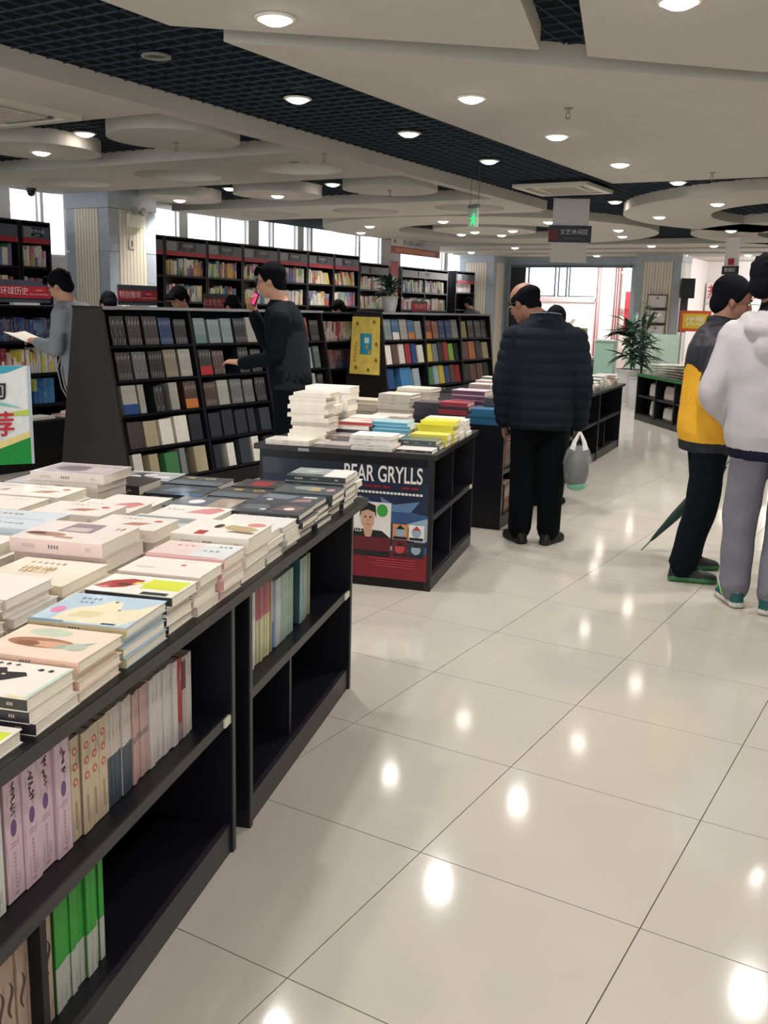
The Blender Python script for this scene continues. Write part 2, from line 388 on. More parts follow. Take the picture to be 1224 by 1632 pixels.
MB().lathe([(.048, -.033), (.046, -.055), (.034, -.08), (.01, -.092)], 24).build('dome', mat('0b0c10', .1), r, smooth=True)

# exit sign hanging on wires
r = empty('exit_sign', 'green glass exit sign hanging on two thin wires', 'sign', (-3.42, 7.72, 2.26), radians(-30))
MB().box(-.085, -.004, 0, .085, .004, .2).build('glass_panel', mat('b9d8c6', .1, alpha=.55, var=0), r)
MB().box(-.09, -.012, .19, .09, .012, .225).build('top_rail', mat('5f6a68', .4), r)
q = MB(); GR = mat('17c060', .5, emit=1.2, var=0)
q.ell((.01, -.007, .125), (.013, .002, .013)); q.prism([(-.03, 0), (-.03, .004)], 0, 0) if False else None
q.hexa([(-.01,-.009,.06),(.02,-.009,.06),(.02,-.005,.06),(-.01,-.005,.06),(-.015,-.009,.11),(.025,-.009,.11),(.025,-.005,.11),(-.015,-.005,.11)])
q.hexa([(-.04,-.009,.03),(-.03,-.009,.025),(-.03,-.005,.025),(-.04,-.005,.03),(-.008,-.009,.07),(.006,-.009,.06),(.006,-.005,.06),(-.008,-.005,.07)])
q.hexa([(.025,-.009,.02),(.038,-.009,.02),(.038,-.005,.02),(.025,-.005,.02),(.006,-.009,.065),(.02,-.009,.065),(.02,-.005,.065),(.006,-.005,.065)])
q.box(-.055, -.009, .085, -.01, -.005, .095); q.box(.02, -.009, .085, .05, -.005, .095)
q.build('running_figure', GR, r)
for x in (-.07, .07): MB().tube([(x, 0, .22), (x*1.05, .01, .35), (x, 0, .56)], .0025, 6).build('wire', mat('4a4c50', .5), r)

# hanging section sign with pale acrylic sheet
r = empty('hanging_sign', 'black section sign on a pale acrylic sheet hung from the ceiling', 'sign', (-3.37, 10.33, 2.05), radians(25))
MB().box(-.22, 0, 0, .22, .012, .76).build('acrylic_sheet', mat('c9c3c0', .3), r)
MB().box(-.26, -.02, .24, .26, 0, .44).build('sign_board', mat('161b28', .4), r)
MB().box(-.26, -.024, .27, -.15, -.02, .39).build('red_square', mat('6e1420', .5), r)
text('lettering', '文艺休闲区', .07, mat('c8cad0', .5, var=0), r, (.05, -.022, .36))
text('small_lettering', 'LITERATURE  AND  LEISURE', .018, mat('7b808c', .5, var=0), r, (.05, -.022, .285))
r = empty('hanging_sign', 'small far black sign with red top above the right counter', 'sign', (-2.52, 15.55, 1.98), radians(-20))
MB().box(-.13, 0, 0, .13, .01, .74).build('acrylic_sheet', mat('e3ded8', .3), r)
MB().box(-.15, -.02, .15, .15, 0, .28).build('sign_board', mat('1c212c', .4), r)
text('lettering', '教辅区', .07, mat('d8d8da', .5, var=0), r, (0, -.022, .215))
MB().box(-.05, -.02, .3, .05, 0, .4).build('red_square', mat('a81b2a', .5), r)

# wall banner at the windows
r = empty('hanging_banner', 'pale and red slogan banner hanging before the windows', 'sign', (-8.35, 15.35, 2.44), pi/2)
MB().box(-.95, 0, .13, .95, .01, .28).build('pale_board', mat('b8b6b4', .5), r)
MB().box(-.95, -.005, 0, .95, .008, .13).build('red_board', mat('8c1a26', .5), r)
text('lettering', '爱上阅读·品味生活', .1, mat('4b4d55', .5, var=0), r, (-.1, -.002, .205))
MB().box(-.82, -.008, .025, .75, -.005, .105).build('gold_band', mat('b5652a', .5), r)
text('band_lettering', '优惠活动进行中 欢迎选购', .06, mat('e0a05a', .5, var=0), r, (-.05, -.01, .065))
MB().ell((-.82, -.004, .21), (.03, .004, .04)).build('emblem', mat('7a1e28', .5), r)
r = empty('red_banner', 'vertical red and gold scroll banner between the window-wall bookcases', 'banner', (-9.12, 15.85, 1.5), pi/2)
MB().box(-.15, 0, 0, .15, .01, .86).build('cloth', mat('b8443f', .6), r)
MB().box(-.13, -.004, .05, .13, 0, .5).build('print', mat('d9a27a', .6), r)
r.location.z = 1.5
MB().box(-.16, -.006, .84, .16, .014, .87).build('rod', mat('8c1a26', .5), r)
MB().box(-.015, 0, -1.5, .015, .012, 0).build('support_pole', mat('3a3b42', .5), r)

# emergency lamp on the near column
r = empty('emergency_lamp', 'white twin-head emergency lamp on the grey stone column', 'lamp', (-8.095, 7.66, 2.34), pi/2)
MB().box(-.13, -.065, 0, .13, -.006, .16).build('battery_box', mat('e9e4d6', .5), r)
for s in (-1, 1):
    MB().lathe([(.03, 0), (.052, .04), (.055, .06)], 20).build('lamp_head', mat('b9bbb6', .2, .7), r, (s*.075, -.06, .17)).rotation_euler = (radians(70), 0, 0)
r = empty('outlet_plate', 'small pale plate with a dark symbol on the near column', 'plate', (-8.092, 7.62, 2.08), pi/2)
MB().box(-.05, -.008, 0, .05, -.002, .13).build('plate', mat('cfc8b8', .5), r)
MB().tube([(0, -.01, .03), (0, -.01, .1)], .006, 6).build('symbol', INK, r)
# ================================================================== BOOKS
def dk(c, f=.9): return tuple(int(x*f) for x in hx(c))
def hx(c): return tuple(int(c[i:i+2], 16) for i in (0, 2, 4)) if isinstance(c, str) else c
_BM = {}
_SM = {}
def smat(c, sc=(260, 4, 16), f=.5, thr=.56):
    """printed spine: faint lettering-like streaks over the cover colour"""
    k = (str(c), sc, f)
    if k in _SM: return _SM[k]
    m = mat(c, .42, var=.0701+.0001*len(_SM)).copy(); nt = m.node_tree; b = nt.nodes['Principled BSDF']
    tc = nt.nodes.new('ShaderNodeTexCoord'); mp = nt.nodes.new('ShaderNodeMapping'); mp.inputs['Scale'].default_value = sc
    t = nt.nodes.new('ShaderNodeTexNoise'); t.inputs['Scale'].default_value = 1; t.inputs['Detail'].default_value = 2
    r = nt.nodes.new('ShaderNodeValToRGB'); col = lin(c); r.color_ramp.elements[0].position = thr; r.color_ramp.elements[1].position = thr+.08
    lum = sum(col[:3])/3; far_ = [x+(.55-x)*f if lum < .3 else x*(1-f*.75) for x in col[:3]]
    r.color_ramp.elements[0].color = col; r.color_ramp.elements[1].color = (*far_, 1)
    nt.links.new(tc.outputs['Object'], mp.inputs['Vector']); nt.links.new(mp.outputs['Vector'], t.inputs['Vector']); nt.links.new(t.outputs['Fac'], r.inputs['Fac']); nt.links.new(r.outputs['Color'], b.inputs['Base Color'])
    _SM[k] = m; return m
CV = .0016
def flat_book(L, Wd, T, cov, spine, page='f3ecde'):
    """lying book: local x = width (spine at -x), y = length, z up; origin bottom centre"""
    k = ('f', round(L, 3), round(Wd, 3), round(T, 4), str(cov), str(spine), page)
    if k not in _BM:
        w, l = Wd/2, L/2; c = min(CV, T*.12)
        a = MB(); a.box(-w, -l, 0, w, l, c, 0); a.box(-w, -l, T-c, w, l, T, 0); a.box(-w, -l, c, -w+c, l, T-c, 1)
        b = MB(); b.box(-w+c, -l+.003, c, w-.003, l-.003, T-c)
        _BM[k] = (a.mesh('book', [mat(cov, .35, coat=.25, var=.03), mat(spine, .4, coat=.2, var=.03)]), b.mesh('page_block', mat(page, .8, var=.025, scale=90)))
    return _BM[k]
def up_book(T, H, D, spine, cov=None, page='f3ecde', band=None):
    """upright book: local x = thickness, y = depth from the spine (y=0), z up; band=(z0,z1,colour) prints across the spine"""
    k = ('u', round(T, 4), round(H, 3), round(D, 3), str(spine), str(cov), page, str(band))
    if k not in _BM:
        t = T/2; c = min(CV, T*.12); a = MB()
        zs = [(0, H, 1)] if not band else [(0, H*band[0], 1), (H*band[0], H*band[1], 2), (H*band[1], H, 1)]
        for z0, z1, mi in zs:
            if z1 > z0: a.box(-t, 0, z0, t, c, z1, mi)
        a.box(-t, c, 0, -t+c, D, H, 0); a.box(t-c, c, 0, t, D, H, 0)
        b = MB(); b.box(-t+c, c, .003, t-c, D-.003, H-.003)
        _BM[k] = (a.mesh('book', [mat(cov or spine, .4, coat=.2, var=.03), smat(spine), mat(band[2] if band else spine, .4, var=.05)]), b.mesh('page_block', mat(page, .8, var=.025, scale=90)))
    return _BM[k]
def put(meshes, label, loc, rz, group=None, pages=True, cat='book', name='book'):
    o = tag(link(name, meshes[0], None, loc, rz), label, cat, group)
    if pages: link('page_block', meshes[1], o)
    return o
# cover prints: shapes in unit cover space, x 0 (left of the photo) .. 1 (right), y 0 (spine, near) .. 1 (far)
def art(parent, L, Wd, T, shapes):
    q = MB(); mats = []
    for i, s in enumerate(shapes):
        kind, c = s[0], s[-1]
        m = mat(c, .35, coat=.25, var=.05)
        if m not in mats: mats.append(m)
        if kind == 'r': pts = [(s[1], s[2]), (s[3], s[2]), (s[3], s[4]), (s[1], s[4])]
        elif kind == 'e':
            pts = [(s[1]+s[3]*cos(2*pi*j/18), s[2]+s[4]*sin(2*pi*j/18)) for j in range(18)]
        else: pts = s[1]
        P = [((-.5+y)*Wd, (.5-x)*L) for x, y in pts]
        ar = sum(P[j][0]*P[(j+1) % len(P)][1]-P[(j+1) % len(P)][0]*P[j][1] for j in range(len(P)))
        if ar < 0: P = P[::-1]
        q.plate(P, T+.0002+.00008*i, mats.index(m))
    o_ = q.build('cover_print', mats, parent); o_['kind'] = 'stuff'; return o_
def marks(x, y, w, n, c, h=.045, gap=.35):     # a line of small printed characters
    rnd = random.Random(int(x*991+y*577+n)); s = []
    for k in range(n):
        a = x+w*k/n; b = a+w/n*(1-gap)
        s.append(('r', a, y, b, y+h*.28, c)); s.append(('r', a+(b-a)*rnd.random()*.5, y-h*.5, a+(b-a)*(.6+.3*rnd.random()), y+h, c))
    return s
ARTS = {
 'cat': [('p', [(.0, .02), (.42, .02), (.48, .3), (.6, .45), (.72, .62), (.66, .72), (.5, .68), (.44, .8), (.3, .74), (.12, .8), (0, .72)], '241f2b'), ('e', .5, .6, .02, .02, 'd8d2b0'), ('r', .8, 0, .96, .06, 'e8dcb0'), ('r', .965, .0, 1, 1, 'bfd8cc')] + marks(.3, .9, .25, 3, INK and '2a2830') + marks(.72, .82, .2, 2, '2a2830'),
 'lady': [('r', 0, 0, 1, 1, 'efd9c8'), ('e', .35, .8, .22, .14, 'c7d2bf'), ('e', .42, .45, .34, .16, 'a9785f'), ('e', .52, .42, .2, .1, 'd9a98d'), ('e', .3, .4, .12, .08, '8f5f4a'), ('p', [(.62, .3), (.86, .5), (.9, .62), (.72, .5), (.6, .42)], '9fb3a4'), ('e', .78, .42, .1, .12, 'b9c6b6')],
 'bear': [('r', 0, 0, 1, 1, 'b9cfdf'), ('p', [(.2, .04), (.9, .04), (1, .3), (1, .9), (.86, .6), (.7, .55), (.62, .8), (.5, .82), (.42, .62), (.26, .5), (.2, .3)], 'ece2c6'), ('e', .56, .78, .02, .025, '4a4a50'), ('e', .7, .52, .02, .02, '5a5040'), ('e', .12, .38, .07, .11, 'df86ae'), ('p', [(.3, .2), (.55, .22), (.6, .4), (.36, .42)], 'e2d2a6'), ('r', .72, .04, .86, .08, '31445c'), ('r', 0, 0, .35, .05, '6f8fa8')] + marks(.16, .82, .24, 4, '6f94ad') + marks(.2, .68, .16, 3, '7a9ab0'),
 'lime': [('r', 0, 0, 1, 1, 'f0ebe3'), ('p', [(0, .25), (.1, .6), (.3, .8), (.46, .75), (.45, .55), (.35, .3), (.15, .15)], 'a92f2c'), ('e', .3, .45, .08, .07, '4d2a28'), ('r', .52, .32, .97, .86, 'd6de3c'), ('p', [(.38, .5), (.55, .55), (.52, .68), (.4, .62)], 'dfe06a'), ('r', .62, .02, .92, .16, '22232b')],
 'dot': [('e', .62, .62, .035, .05, 'c2413c'), ('p', [(.12, .3), (.34, .32), (.34, .38), (.12, .36)], 'c9b9ac')] + marks(.55, .85, .2, 3, 'd8cfc6'),
 'pinkblue': [('r', 0, 0, .52, 1, 'e6cfcb'), ('r', .52, 0, 1, 1, 'd9dee0'), ('r', 0, 0, .9, .05, 'cf8f8c')] + marks(.2, .72, .25, 3, 'c86a6a') + marks(.6, .45, .25, 3, '7b8a9a') + marks(.72, .78, .2, 3, '4f6472'),
 'girl': [('e', .42, .62, .055, .13, '17161b'), ('p', [(.48, .6), (.6, .42), (.9, .38), (.96, .55), (.8, .7), (.55, .74)], 'b9a57c'), ('p', [(.6, .3), (.95, .25), (.97, .36), (.7, .4)], '7d6550'), ('e', .84, .84, .12, .12, 'd98a80'), ('r', .27, .06, .4, .3, 'b02c2e'), ('e', .5, .6, .03, .06, 'e0b9a0')],
 'photo': [('r', .02, .06, .98, .9, '8f9498'), ('e', .38, .5, .22, .3, '3b3d44'), ('e', .5, .55, .12, .18, 'cfd0cf'), ('p', [(.05, .1), (.5, .1), (.3, .5), (.1, .4)], 'c7cacb'), ('r', .62, .2, .92, .5, 'c9cdd0')],
 'redsq': [('p', [(.45, .4), (.85, .4), (.95, .8), (.6, .8)], 'd88d8c'), ('p', [(.62, .8), (.95, .8), (.8, .95)], 'c77a7a')] + marks(.1, .6, .28, 4, 'a98c7c'),
 'gold': marks(.18, .8, .45, 6, '8d8578') + marks(.22, .55, .4, 7, 'c3a66a', .09) + marks(.25, .42, .36, 6, 'd0b47c', .07),
 'violet': [('e', .2, .4, .07, .06, 'c4b3cc'), ('p', [(.3, .1), (.8, .1), (.6, .16), (.35, .15)], 'ddd6dd')] + marks(.55, .8, .25, 3, 'cfc4c8'),
 'woman': [('p', [(.3, .45), (.68, .45), (.66, .92), (.32, .92)], '9a8790'), ('p', [(.34, .5), (.62, .5), (.6, .7), (.36, .7)], 'cdbfb8'), ('e', .26, .28, .22, .1, 'a9806c'), ('e', .16, .3, .1, .06, '5d4038'), ('p', [(.4, .14), (.62, .12), (.6, .2), (.42, .22)], 'b98f78')] + marks(.82, .75, .12, 2, 'b39f74', .1),
 'lilac': [('r', 0, 0, 1, 1, 'd3dae2'), ('r', .1, .5, .9, .56, 'b9c4d0')] + marks(.1, .25, .7, 9, '9fabb8') + marks(.1, .75, .4, 5, 'b7a58c'),
 'redline': [('p', [(.4, .3), (.66, .3), (.78, .55), (.5, .5)], 'b9806c'), ('e', .8, .7, .06, .07, 'c05048')] + marks(.25, .78, .3, 4, 'b9a898'),
 'greyph': [('r', .05, .1, .95, .92, 'b7a8ae'), ('e', .4, .5, .25, .25, '7c727a'), ('r', .6, .2, .9, .7, 'cbb9bc')],
 'purple': [('r', 0, 0, .45, 1, 'c9c3c8'), ('p', [(.35, .1), (.95, .2), (1, .8), (.55, .7)], 'a46a96'), ('e', .5, .4, .15, .2, '3f2d46')],
 'night1': [('r', 0, 0, 1, 1, '2f3640'), ('e', .25, .5, .2, .25, '59616b'), ('p', [(.5, .3), (.9, .25), (.95, .7), (.6, .8)], '6b5052'), ('e', .75, .45, .08, .12, 'd9cfcb'), ('e', .4, .3, .05, .08, 'c9ccd0')] + marks(.3, .12, .3, 5, '8a9096'),
 'night2': [('r', 0, 0, 1, 1, '39424b'), ('p', [(.05, .5), (.5, .4), (.6, .8), (.1, .9)], '6d7880'), ('p', [(.6, .2), (.9, .3), (.85, .6), (.65, .5)], 'a0767a'), ('r', .68, .66, .9, .8, 'c6c9cc'), ('e', .25, .3, .05, .08, 'cfd2d4')],
 'night3': [('r', 0, 0, 1, 1, '454d52'), ('e', .5, .6, .26, .2, '8a9496'), ('p', [(.5, .3), (.72, .35), (.66, .7), (.54, .65)], 'b9a06a'), ('e', .86, .5, .07, .15, 'c98f98')],
 'ash': [('r', 0, 0, .62, 1, '8f969b'), ('r', .62, 0, 1, 1, 'e8e5df'), ('r', 0, 0, .6, .22, '1c2122'), ('r', .2, .06, .4, .14, '3f5f2f'), ('e', .35, .6, .12, .12, 'b9bfc2')],
 'black1': [('r', 0, 0, 1, 1, '2c3036'), ('r', 0, .0, 1, .45, '565e68'), ('e', .62, .78, .1, .1, 'b9a45a'), ('e', .62, .78, .07, .06, '2c3036'), ('r', .2, .7, .34, .85, 'b3a24c')] ,
 'black2': [('r', 0, 0, 1, 1, '3a4048'), ('p', [(.2, .3), (.6, .3), (.75, .7), (.3, .7)], '5f6f84'), ('r', .5, 0, 1, .2, '2d5f8f')],
 'black3': [('r', 0, 0, 1, 1, '26242b'), ('r', .25, .2, .6, .8, '8d2027'), ('r', .6, .3, .8, .6, '3b3b42')],
 'brown': [('r', 0, 0, .6, 1, '5c6470'), ('r', .6, 0, 1, 1, '9d8d7e'), ('e', .35, .55, .12, .2, 'dfe1e2')],
 'blackred': [('r', 0, 0, 1, 1, '241d22'), ('p', [(.1, .1), (.6, .05), (.5, .5), (.2, .6)], '4a1f28')],
}
FAR = MB(); FARM = []          # the books past the first few hundred: one object
def fm(c, r=.5):
    m = smat(c, (1, 130, 22), .45) if r == .42 else mat(c, r, var=.05)
    if m not in FARM: FARM.append(m)
    return FARM.index(m)
def farbook(M, x0, y0, z0, x1, y1, z1, ci):
    FAR.hexa([M @ Vector(p) for p in ((x0,y0,z0),(x1,y0,z0),(x1,y1,z0),(x0,y1,z0),(x0,y0,z1),(x1,y0,z1),(x1,y1,z1),(x0,y1,z1))], ci)
def stack(tab, u0, v0, n, top, cov, spine=None, artn=None, L=.208, Wd=.145, desc='', base=.72, name='paperback', group=None, jit=.012, page='f3ecde', spines=None, vis=99):
    """n books lying in a pile on a table, spine towards the near side"""
    O, rz = tab; T = (top-base)/n; cm = Matrix.Rotation(rz, 3, 'Z')
    rnd = random.Random(int((u0*37+v0*91)*100)+n)
    for k in range(n):
        c = cov; s = (spines[k % len(spines)] if spines else None) or spine or cov
        m = flat_book(L, Wd, T-.0006, c, s, page)
        du, dv = (rnd.uniform(-jit, jit)*.6, rnd.uniform(-jit, jit)) if n > 1 else (0, 0)
        p = Vector(O) + cm @ Vector((u0+Wd/2+du, v0+L/2+dv, base+k*T))
        i = n-1-k
        if i >= vis:
            M = Matrix.Translation(p) @ Matrix.Rotation(rz, 4, 'Z'); w = Wd/2; l = L/2
            farbook(M, -w+.002, -l+.002, 0, w-.002, l-.002, T-.002, fm(page)); farbook(M, -w, -l, T-.002, w, l, T-.0006, fm(c)); farbook(M, -w, -l, 0, -w+.0019, l, T-.002, fm(s)); continue
        lab = ('%s, %s in its pile' % (desc, (ORD[i] if i else 'topmost') if n > 2 else ('upper' if i == 0 else 'lower'))) if n > 1 else desc
        o = put(m, lab, p, rz+rnd.uniform(-.02, .02)*(n > 1), (group or ('pile: '+desc)[:60]) if n > 1 else None, name=name)
        if k == n-1 and artn: art(o, L, Wd, T-.0006, ARTS[artn])
        if spines is None and spine and rnd.random() < 2 and Wd > .13 and T > .01 and n <= 6:
            q = MB(); w = -Wd/2-.0003
            for (a0, n_, cc, st) in ((.14, 5, 0, .028), (.42, 4, 1, .03), (.82, 3, 0, .02)):
                for j in range(n_):
                    a = a0+st*j; b = a+st*.6
                    q.poly3([(w, (.5-a)*L, T*.36), (w, (.5-b)*L, T*.36), (w, (.5-b)*L, T*.62), (w, (.5-a)*L, T*.62)][::-1], cc)
            q.build('spine_print', [mat('c4aaa4', .6), mat('77727a', .6)], o)['kind'] = 'stuff'

# ================================================================== BOOK TABLES
def table(name, label, O, rz, mods, width, H=.72, over=.03, base_in=.0, endover=0.):
    """mods: list of (u0,u1) shelf modules; front face at v=0, top board over all"""
    r = empty(name, label, 'table', (O[0], O[1], 0), rz)
    for u0, u1 in mods:
        t = .022; dp = .34
        for u in (u0, u1-t):
            MB().box(u, .0, 0, u+t, width, H-.03).build('side_panel', WOOD, r)
            MB().box(u+.001, -.004, 0, u+t-.001, 0, H-.03).build('edge_band', WOODL, r)
        MB().box(u0+t, dp, .08, u1-t, dp+.02, H-.03).build('back_panel', WOOD, r)
        MB().box(u0+t, width-.02, 0, u1-t, width, H-.03).build('rear_panel', WOOD, r)
        MB().box(u0+t, .012, .37, u1-t, dp, .395).build('shelf', WOOD, r)
        MB().box(u0+t, .006, .368, u1-t, .012, .397).build('edge_band', WOODL, r)
        MB().box(u0+t, .01, .06, u1-t, dp, .08).build('shelf', WOOD, r)
        MB().box(u0+t, .004, 0, u1-t, .02, .082).build('kickboard', WOODL, r)
        um = (u0+u1)/2-.1
        MB().box(um, .03, .08, um+.02, dp, .37).build('divider', WOOD, r)
    a, b = mods[0][0], mods[-1][1]
    MB().box(a, -over, H-.028, b+endover, width+.02, H).build('table_top', WOOD, r)
    MB().box(a+.001, -over-.003, H-.027, b+endover-.001, -over, H-.001).build('edge_band', WOODL, r)
    return r
RA = radians(108); OA = (-.46, .44, 0)
tA = table('book_table', 'near dark wooden display table covered with piles of white books', (-.46, .44), RA, [(-1.62, -.105), (0, 1.08)], 1.42, over=.018, endover=.15)
for u in (-.165, 1.0):
    q = MB().box(u, .0, .372, u+.06, .0055, .394).build('price_tag', mat('dcd8c6', .5), tA)
TA = (OA, RA)
WH, CR_, PK = 'eee8df', 'e9dfcf', 'e8d0c8'
S = lambda *a, **k: stack(TA, *a, **k)
# front row, near to far
S(-1.165, .004, 1, .745, WH, 'd8de50', 'lime', desc='thin white book with a lime block at the near left corner')
S(-1.33, .004, 2, .76, WH, 'd9d2c4', desc='plain white paperback beyond the frame edge, before the lime one')
S(-1.0, -.006, 3, .79, WH, '2b2833', 'cat', desc='white book with a black cat cover')
S(-.845, -.002, 4, .800, 'efd9c8', 'e2b9a2', 'lady', Wd=.16, desc='pale pink book with a reclining woman cover')
S(-.672, .002, 4, .806, 'b9cfdf', 'cdbf98', 'bear', Wd=.19, L=.215, desc='light blue book with a cream polar bear cover')
S(-.468, .002, 4, .812, WH, '2b2a2e', 'lime', Wd=.135, desc='white book with red shape and lime block, past the bear book')
S(-.33, -.004, 4, .820, WH, 'cdb9ac', 'dot', Wd=.135, desc='white book with one small red seal on its cover')
S(-.192, -.008, 4, .828, 'e6cfcb', 'cf9a96', 'pinkblue', Wd=.14, desc='pink and pale blue book at the table seam')
S(-.03, -.006, 3, .842, WH, 'ddd7cb', 'girl', Wd=.185, L=.22, desc='white book with a crouching girl and red label, past the seam')
S(.165, .006, 4, .800, 'e4e2dc', 'c9c8c2', 'dot', Wd=.14, desc='off-white book half hidden behind the crouching girl pile')
S(.31, .004, 4, .796, 'e4e2dc', 'c9c8c2', Wd=.135, desc='off-white book just before the dark covered piles')
S(.455, .006, 4, .805, '2f3640', '171b22', 'night1', Wd=.17, L=.225, desc='glossy dark book with black spine, nearest of the dark row')
S(.632, .008, 4, .800, '39424b', '2a3038', 'night2', Wd=.165, L=.22, desc='glossy slate book with pink figure, middle of the dark row')
S(.80, .008, 4, .806, '454d52', '333a3e', 'night3', Wd=.165, L=.22, desc='glossy grey-green book with a gold patch, third of the dark row')
S(.972, .006, 5, .838, '8f969b', '1c2122', 'ash', Wd=.165, L=.22, desc='grey and white book on the far corner of the near table')
S(1.14, .012, 4, .815, 'd9d9d6', 'c9c9c4', Wd=.09, L=.2, desc='narrow white book at the very end of the near table')
# second row
S(-1.18, .235, 4, .815, WH, 'd8cfc2', 'violet', desc='white book in the second row behind the lime block book', vis=3)
S(-1.02, .24, 6, .850, 'eae5df', 'd8cfc2', 'dot', desc='off-white book in the second row behind the black cat pile', vis=3)
S(-.865, .245, 6, .850, 'efe9ea', 'd8cfc2', 'violet', Wd=.16, desc='white book with faint violet splash, left of the polar bear', vis=3)
S(-.69, .25, 6, .846, 'efe9e4', 'd8cfc2', Wd=.17, L=.2, desc='plain white book left of the polar bear pile', vis=3)
S(-.5, .235, 4, .822, CR_, 'd8c9ac', 'gold', Wd=.2, L=.22, desc='cream book with golden script in front of the pink spines', vis=3)
S(-.28, .26, 4, .864, 'eadfd8', 'e3c9c0', 'woman', Wd=.2, L=.25, desc='cream book with pink spine and a framed picture cover', vis=5)
S(-.06, .235, 4, .852, 'e9e3dc', 'd9cdc0', 'redline', Wd=.15, L=.2, desc='white book behind the pink spined pile', vis=3)
S(.11, .23, 4, .815, 'dfe0df', '9a9a98', 'photo', Wd=.165, L=.22, desc='book with a black and white photograph of a woman', vis=3)
S(.295, .225, 4, .808, 'efe8e2', 'd9b9ae', 'redsq', Wd=.165, L=.21, desc='white book with a red polygon behind the off-white piles', vis=3)
S(.475, .245, 4, .800, '5c6470', '3b424c', 'brown', Wd=.17, L=.22, desc='slate and brown glossy book left of the nearest dark pile', vis=3)
S(.66, .245, 2, .765, '3a4048', '1f5a8c', 'black2', Wd=.17, L=.22, desc='dark book with a blue spine in the second row', vis=3)
S(.845, .245, 2, .765, '2c3036', '20242b', 'black1', Wd=.18, L=.23, desc='black book with a gold emblem in the second row', vis=3)
S(1.04, .245, 2, .768, '26242b', '1c1c22', 'black3', Wd=.165, L=.22, desc='black book with a red block near the table end', vis=3)
# third row
S(-1.1, .47, 4, .80, WH, 'd8cfc2', desc='white book at the left frame edge, third row nearest', vis=2)
S(-.92, .47, 6, .85, 'efeae2', 'd8cfc2', 'dot', desc='white book in the third row behind the violet splash piles', vis=2)
S(-.75, .475, 4, .82, 'ece4da', 'd8cfc2', 'gold', Wd=.16, desc='cream book in the third row with faint gold letters', vis=2)
S(-.57, .48, 5, .835, 'e9e6e4', 'd8cfc2', Wd=.16, desc='plain pale book in the third row left of golden script', vis=2)
S(-.36, .535, 4, .84, 'ece6de', 'd9cdc0', 'violet', Wd=.17, desc='off-white book left of the pink spined pile', vis=2)
S(-.15, .53, 4, .852, 'd3dae2', 'c3ccd4', 'lilac', Wd=.2, L=.22, desc='pale blue book with grey text lines on its cover', vis=2)
S(.07, .475, 4, .845, 'ebe5dc', 'd8cfc2', 'redline', Wd=.16, L=.22, desc='white book with a small red flower drawing', vis=2)
S(.25, .47, 3, .82, 'ece6e0', 'd8cfc2', 'redsq', Wd=.16, L=.21, desc='pinkish white book in the third row', vis=2)
S(.43, .49, 3, .80, 'efe9e2', 'd9b9ae', Wd=.16, L=.2, desc='white book just in front of the black covered pile', vis=2)
S(.61, .49, 2, .76, '20242b', '14171d', Wd=.17, L=.22, desc='plain black book in the shadow of a tall pile', vis=2)
S(.80, .485, 2, .768, '2c3036', '20242b', 'black2', Wd=.18, L=.22, desc='dark blue-grey book in the third row', vis=2)
S(1.0, .49, 2, .77, '30333a', '20242b', 'black1', Wd=.17, L=.22, desc='black book with gold emblem at the table end, third row', vis=2)
# fourth row
S(-.75, .72, 4, .83, 'ece6de', 'd8cfc2', desc='white book in the fourth row near the left frame edge', vis=2)
S(-.55, .72, 4, .83, 'e9e2da', 'd8cfc2', 'gold', Wd=.16, desc='cream book in the fourth row near the left frame edge', vis=2)
S(-.35, .72, 4, .84, 'dfe4e8', 'c9ccd0', 'lilac', Wd=.17, desc='pale blue book in the fourth row', vis=2)
S(-.13, .775, 4, .84, 'efe9e2', 'd8cfc2', 'redline', Wd=.17, desc='white book left of the pale blue text book', vis=2)
S(.08, .72, 4, .845, 'ece5db', 'd8cfc2', 'violet', Wd=.17, L=.22, desc='cream book before the tall grey covered pile', vis=2)
S(.29, .72, 4, .84, 'eee8df', 'd8cfc2', 'redline', Wd=.17, L=.22, desc='white book with brown sketch before the tall pile', vis=2)
S(.52, .715, 5, .872, 'cfc4c6', 'd8cfc2', 'greyph', Wd=.2, L=.27, desc='book with a grey and mauve photo, tallest pile at the back', vis=5)
S(.80, .72, 2, .79, '241d22', '1b1a1f', 'blackred', Wd=.18, L=.25, desc='black book with dark red figure beside the tall pile', vis=2)
S(1.0, .72, 2, .775, 'd8d6d3', '8a8a8c', 'photo', Wd=.17, L=.22, desc='pale photo covered book behind the black and red one', vis=2)
# fifth row
S(-.2, 1.0, 3, .80, 'ece6de', 'd8cfc2', 'violet', Wd=.17, desc='white book in the fifth row at the left edge', vis=1)
S(.03, 1.0, 3, .81, 'efeae2', 'd8cfc2', 'gold', Wd=.17, desc='cream book in the fifth row at the left edge', vis=1)
S(.27, 1.0, 3, .815, 'ece6de', 'd8cfc2', Wd=.17, desc='plain white book in the fifth row left of the tall pile', vis=1)
S(.52, 1.01, 2, .79, 'efe8e0', 'd8cfc2', 'redline', Wd=.18, desc='white book with red figure left of the tall pile', vis=1)
S(.76, 1.0, 2, .78, 'd8d3d6', 'cfc9c2', 'purple', Wd=.18, L=.24, desc='grey and purple photo book at the back left of the table', vis=1)
S(.98, 1.0, 1, .75, 'cfcbc8', 'bdb9b4', 'greyph', Wd=.18, L=.24, desc='thin grey book at the back corner of the near table', vis=1)

